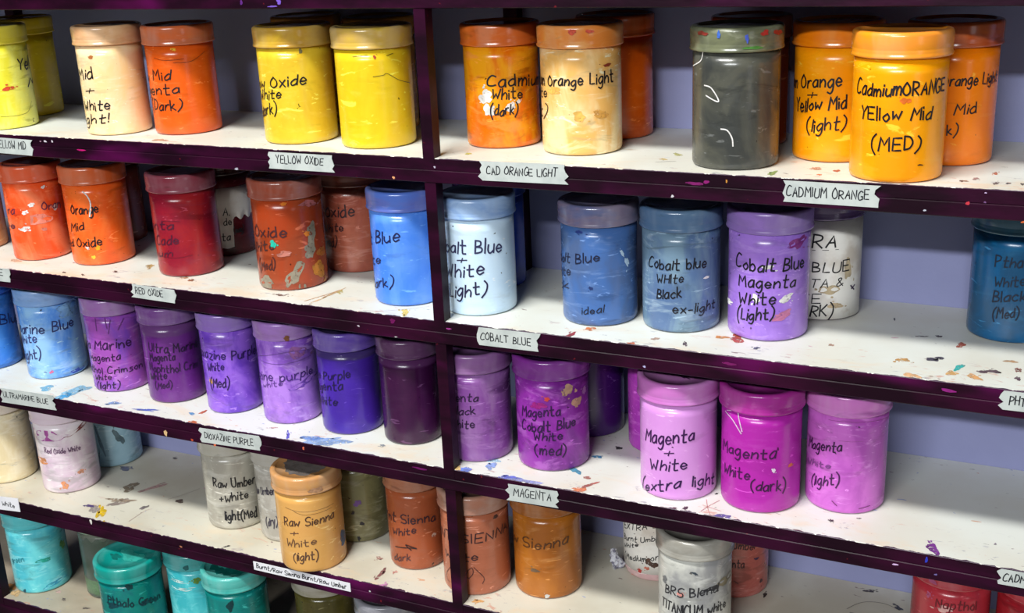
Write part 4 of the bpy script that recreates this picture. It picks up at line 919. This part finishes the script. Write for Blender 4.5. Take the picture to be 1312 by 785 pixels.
# key: (paint, mottle, lid, label, options)
JARS = {
'1a':((236,226,58),(242,240,120),(222,205,60),'lemon yellow jar cut off by the left edge, in front of a darker yellow jar',{}),
'1b':((214,190,12),(190,150,8),(196,168,14),'plain deep yellow jar at far left of the top shelf, behind the lemon yellow jar',{'amt':0.3}),
'1c':((246,216,172),(246,202,128),(214,160,112),'pale peach jar reading Mid White light, beside a dark orange jar on the top shelf',{'amt':0.6}),
'1d':((226,92,20),(205,76,18),(190,104,70),'dark orange jar reading Mid Magenta Dark, right of the pale peach jar, top shelf left',{'amt':0.35}),
'1e':((228,194,50),(208,156,30),(186,142,48),'mustard yellow jar reading Yellow Oxide White dark on the top shelf',{'amt':0.45}),
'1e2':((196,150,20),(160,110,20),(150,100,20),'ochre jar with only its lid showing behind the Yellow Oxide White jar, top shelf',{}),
'1f':((230,198,34),(216,160,12),(200,162,86),'yellow ochre jar with no writing but thin scratches, left of the top shelf post',{'amt':0.3}),
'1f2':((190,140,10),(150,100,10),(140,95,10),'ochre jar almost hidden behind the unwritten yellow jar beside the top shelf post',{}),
'1g':((226,106,6),(240,160,20),(204,98,40),'orange jar with white smudges reading Cadmium White dark, right of the top shelf post',{}),
'1h':((243,214,158),(232,168,72),(222,130,54),'pale stained peach jar reading Orange Light on the top shelf',{'amt':.8}),
'1i':((216,92,8),(190,70,8),(176,72,20),'plain orange jar half hidden behind the pale peach Orange Light jar',{'amt':0.5}),
'1j':((58,60,58),(86,86,76),(112,116,88),'dark grey jar with white scratches and paint flecked clear lid on the top shelf',{'amt':.9}),
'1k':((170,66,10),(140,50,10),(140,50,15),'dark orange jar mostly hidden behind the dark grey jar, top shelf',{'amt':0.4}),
'1l':((248,152,6),(250,172,20),(226,118,8),'orange jar reading Orange Yellow Mid light, behind and left of the large Cadmium Orange jar',{'amt':0.35}),
'1m':((253,164,6),(246,138,14),(240,146,50),'bright orange jar reading Cadmium Orange Yellow Mid MED, nearest on the top shelf',{'amt':0.35}),
'1n':((243,128,6),(236,108,4),(164,66,20),'orange jar reading range Light Mid, rightmost on the top shelf behind the Cadmium Orange jar',{'amt':0.35}),
'2a':((236,150,96),(240,170,120),(220,140,90),'pale salmon jar barely in view at the left edge of the second shelf',{}),
'2b':((236,84,34),(245,128,84),(220,96,60),'scuffed red orange jar with white flecks, at the left end of the second shelf',{}),
'2c':((232,88,24),(240,120,52),(200,90,44),'orange jar reading Orange Mid Oxide on the second shelf',{'amt':0.6}),
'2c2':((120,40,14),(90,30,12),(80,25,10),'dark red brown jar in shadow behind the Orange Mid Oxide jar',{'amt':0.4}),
'2d':((136,20,42),(164,36,36),(138,66,80),'crimson jar with a mauve lid on the second shelf, left of the torn white label',{'amt':0.7}),
'2e':((100,14,26),(80,10,20),(48,14,14),'dark crimson jar with a torn white paper label, between the crimson and red oxide jars',{'paper':(.014,.114,-2.6,.2,0),'tear':(.70,1.01,.062)}),
'2f':((164,60,24),(150,72,44),(150,78,62),'rusty red jar reading Oxide with grey and ochre paint patches, second shelf',{'amt':.7}),
'2g':((170,92,70),(150,74,58),(112,60,48),'dull brown pink jar reading Oxide, behind the rusty red jar, second shelf',{}),
'2h':((70,130,232),(108,160,240),(104,116,196),'bright blue jar reading Blue dark, left of the post on the second shelf',{'amt':0.6}),
'2i':((206,230,248),(184,214,242),(128,162,214),'very pale blue jar reading Cobalt Blue White Light, right of the second shelf post',{'amt':0.35}),
'2j':((24,62,170),(20,50,140),(24,56,150),'deep blue jar peeking out behind the very pale blue jar',{'amt':0.4}),
'2k':((70,108,170),(76,98,140),(120,106,130),'medium blue jar with mauve grey lid reading Blue ideal, second shelf',{}),
'2l':((114,142,164),(86,112,152),(78,108,144),'grey blue jar reading Cobalt blue White Black ex-light, second shelf',{}),
'2m':((166,124,216),(140,98,200),(138,108,178),'lilac jar reading Cobalt Blue Magenta White Light, second shelf',{'amt':.7}),
'2n':((110,60,110),(90,50,100),(84,66,112),'jar wrapped in a stained white paper label, behind the lilac Cobalt Blue Magenta jar',{'paper':(.002,.1335,-2.95,.25,0)}),
'2o':((12,94,146),(24,80,120),(58,98,120),'teal blue jar reading Pthalo White Black Med, cut off by the right edge',{}),
'3a':((58,130,228),(80,150,235),(58,110,216),'strong blue jar cut off at the left edge of the third shelf',{}),
'3b':((150,198,242),(86,150,236),(122,162,220),'light blue jar reading Ultramarine Blue White light, third shelf left',{}),
'3c':((160,80,178),(130,74,190),(158,116,176),'orchid purple jar reading Ultra Marine Magenta Crimson light, third shelf',{}),
'3d':((96,30,122),(120,58,142),(128,88,150),'dark purple jar reading Ultra Marine Magenta Med, right of the orchid purple jar',{'amt':0.5,'band':(.118,(104,62,120))}),
'3e':((150,100,218),(106,60,190),(144,114,186),'violet jar reading Dioxazine Purple White Med, third shelf',{}),
'3f':((182,132,228),(136,84,196),(158,116,180),'light lavender jar between violet jars on the third shelf',{}),
'3g':((70,38,162),(58,34,126),(108,84,166),'deep blue violet jar with a clear lid rim, left of the dark plum jar',{'amt':0.35,'band':(.122,(66,50,110))}),
'3h':((52,10,54),(72,18,66),(92,58,94),'very dark plum jar without readable writing, just left of the third shelf post',{'amt':0.3,'band':(.124,(80,40,84))}),
'3i':((130,72,150),(152,108,166),(138,92,148),'streaky mauve jar reading enta lack hite, just right of the third shelf post',{}),
'3j':((142,46,160),(112,34,132),(118,48,134),'rich purple jar with peach flecks reading Magenta Cobalt Blue White med',{}),
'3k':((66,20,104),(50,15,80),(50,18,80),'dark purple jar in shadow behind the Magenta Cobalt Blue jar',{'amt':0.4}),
'3l':((200,78,200),(170,60,180),(170,70,170),'magenta pink jar peeking out behind the pale pink extra light jar',{}),
'3m':((214,146,220),(226,164,230),(200,116,194),'pale pink jar reading Magenta White extra light, third shelf',{'amt':0.3,'top':((-.012,.004,.03,.012,(80,40,80)),(.01,-.012,.02,.006,(70,35,75)))}),
'3n':((176,36,164),(162,30,150),(164,44,140),'vivid magenta jar reading Magenta White dark, between two paler pink jars',{'amt':0.3}),
'3o':((204,106,204),(178,84,182),(206,120,196),'orchid pink streaked jar reading Magenta White light, rightmost on the third shelf',{}),
'4a':((242,230,200),(232,214,170),(228,212,196),'cream jar cut off by the left edge on the fourth shelf',{}),
'4b':((234,224,228),(216,186,208),(224,200,214),'off-white jar with magenta smear and orange spots, fourth shelf left',{'amt':.8}),
'4c':((165,202,218),(140,180,200),(150,190,210),'pale grey blue jar standing behind the smeared off-white jar, fourth shelf',{}),
'4d':((188,184,170),(165,160,148),(182,178,164),'grey beige jar reading Raw Umber White light, fourth shelf',{}),
'4e':((192,188,178),(165,160,150),(180,176,165),'light grey jar half hidden left of the tan Raw Sienna White jar',{}),
'4f':((224,168,92),(212,146,80),(208,150,94),'tan jar reading Raw Sienna White light overhanging the fourth shelf front edge',{'amt':0.35,'top':((0,0,.072,.066,(120,112,108)),)}),
'4g':((122,117,80),(100,96,66),(112,106,76),'olive grey flecked jar right of the tan Raw Sienna White jar, set back',{}),
'4h':((164,84,50),(146,72,42),(164,108,82),'terracotta jar reading t Sienna White ark, left of the post on the fourth shelf',{'amt':0.5}),
'4i':((178,104,76),(165,92,64),(176,132,114),'salmon brown jar seen both sides of the post on the fourth shelf',{'amt':0.35}),
'4j':((178,106,32),(150,82,28),(148,84,36),'golden brown jar reading Sienna, right of the salmon brown jar at the post',{'amt':0.6}),
'4k':((222,190,186),(210,170,170),(200,190,188),'jar with white paper label reading EXTRA Burnt Umber White, fourth shelf, set back',{'paper':(.012,.1335,-2.95,.25,0)}),
'4l':((196,196,188),(150,150,150),(150,146,136),'grey white smeared jar reading TITANICUM white at the bottom edge',{}),
'4m':((188,96,86),(170,84,78),(160,80,75),'dusty red jar reading mber ta, behind the grey white TITANICUM jar',{}),
'4n':((182,50,62),(160,46,60),(165,50,58),'red jar reading Napthol with a pale pink blob, lower right corner',{}),
'4o':((172,34,44),(150,30,40),(170,34,44),'plain red jar cut off at the lower right corner',{}),
'5a':((112,218,224),(82,196,212),(84,190,196),'pale turquoise jar at the left end of the bottom shelf',{}),
'5b':((120,160,110),(95,150,85),(150,175,150),'nearly empty clear jar with green residue, behind the deep teal jar',{'clear':1,'inside':(.035,.12,(96,150,84),(58,72,66))}),
'5c':((0,132,120),(8,108,112),(16,152,142),'deep teal jar with a teal lid seen from above, bottom shelf front',{'top':((0.01,0,.05,.03,(60,180,165)),(-.015,-.012,.03,.012,(20,120,112)),)}),
'5d':((96,208,212),(60,180,190),(64,152,150),'light turquoise smeared jar between the two teal jars on the bottom shelf',{}),
'5e':((12,142,134),(8,120,116),(84,184,174),'teal jar with pale lid rim and dark stained lid top, bottom shelf',{'top':((0,0,.078,.07,(14,104,96)),(.008,.006,.04,.022,(10,50,52)),(-.012,-.01,.024,.016,(60,170,160)))}),
'5f':((92,84,36),(70,64,30),(166,160,146),'olive jar with a cloudy pale lid under the Burnt Raw Sienna label, bottom shelf',{'amt':.8}),
'5g':((132,130,136),(110,108,115),(140,140,148),'grey jar showing only its cloudy lid at the bottom edge, left of the post',{}),
}
JARS['5b'][4]['mat'] = clear_mat()
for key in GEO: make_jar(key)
# crumpled scrap of plastic film beside the small labelled jar
t = NT('film'); c = t.mix(t.ramp(t.noise(t.coord(), 160, 3), .5, .62), lin((196, 196, 204)), lin((110, 108, 128))); t.l(c, t.b.inputs['Base Color']); FILM = t.set(Roughness=.35)
mb = MB(); rnd = random.Random(11); n, k = 9, 14
for i in range(n+1):
    for j in range(k):
        a = 2*math.pi*j/k; h = i/n; rr = (.004+.0055*math.sin(math.pi*min(1, h*1.1+.12)))*(1+.35*math.sin(3*a+5*h)+rnd.uniform(-.18, .18))
        mb.v.append((rr*math.cos(a)+.003*math.sin(5*h), rr*.8*math.sin(a), .032*h+(rnd.uniform(-.001, .001) if 0 < i else 0)))
for i in range(n):
    for j in range(k): mb.face((i*k+j, i*k+(j+1) % k, (i+1)*k+(j+1) % k, (i+1)*k+j), FILM)
mb.face(tuple(reversed(range(k))), FILM); mb.face(tuple(n*k+j for j in range(k)), FILM)
o = mb.build('plastic_scrap', None, SCRAP); o['label'] = 'small crumpled scrap of clear film left of the EXTRA paper label jar'; o['category'] = 'scrap'
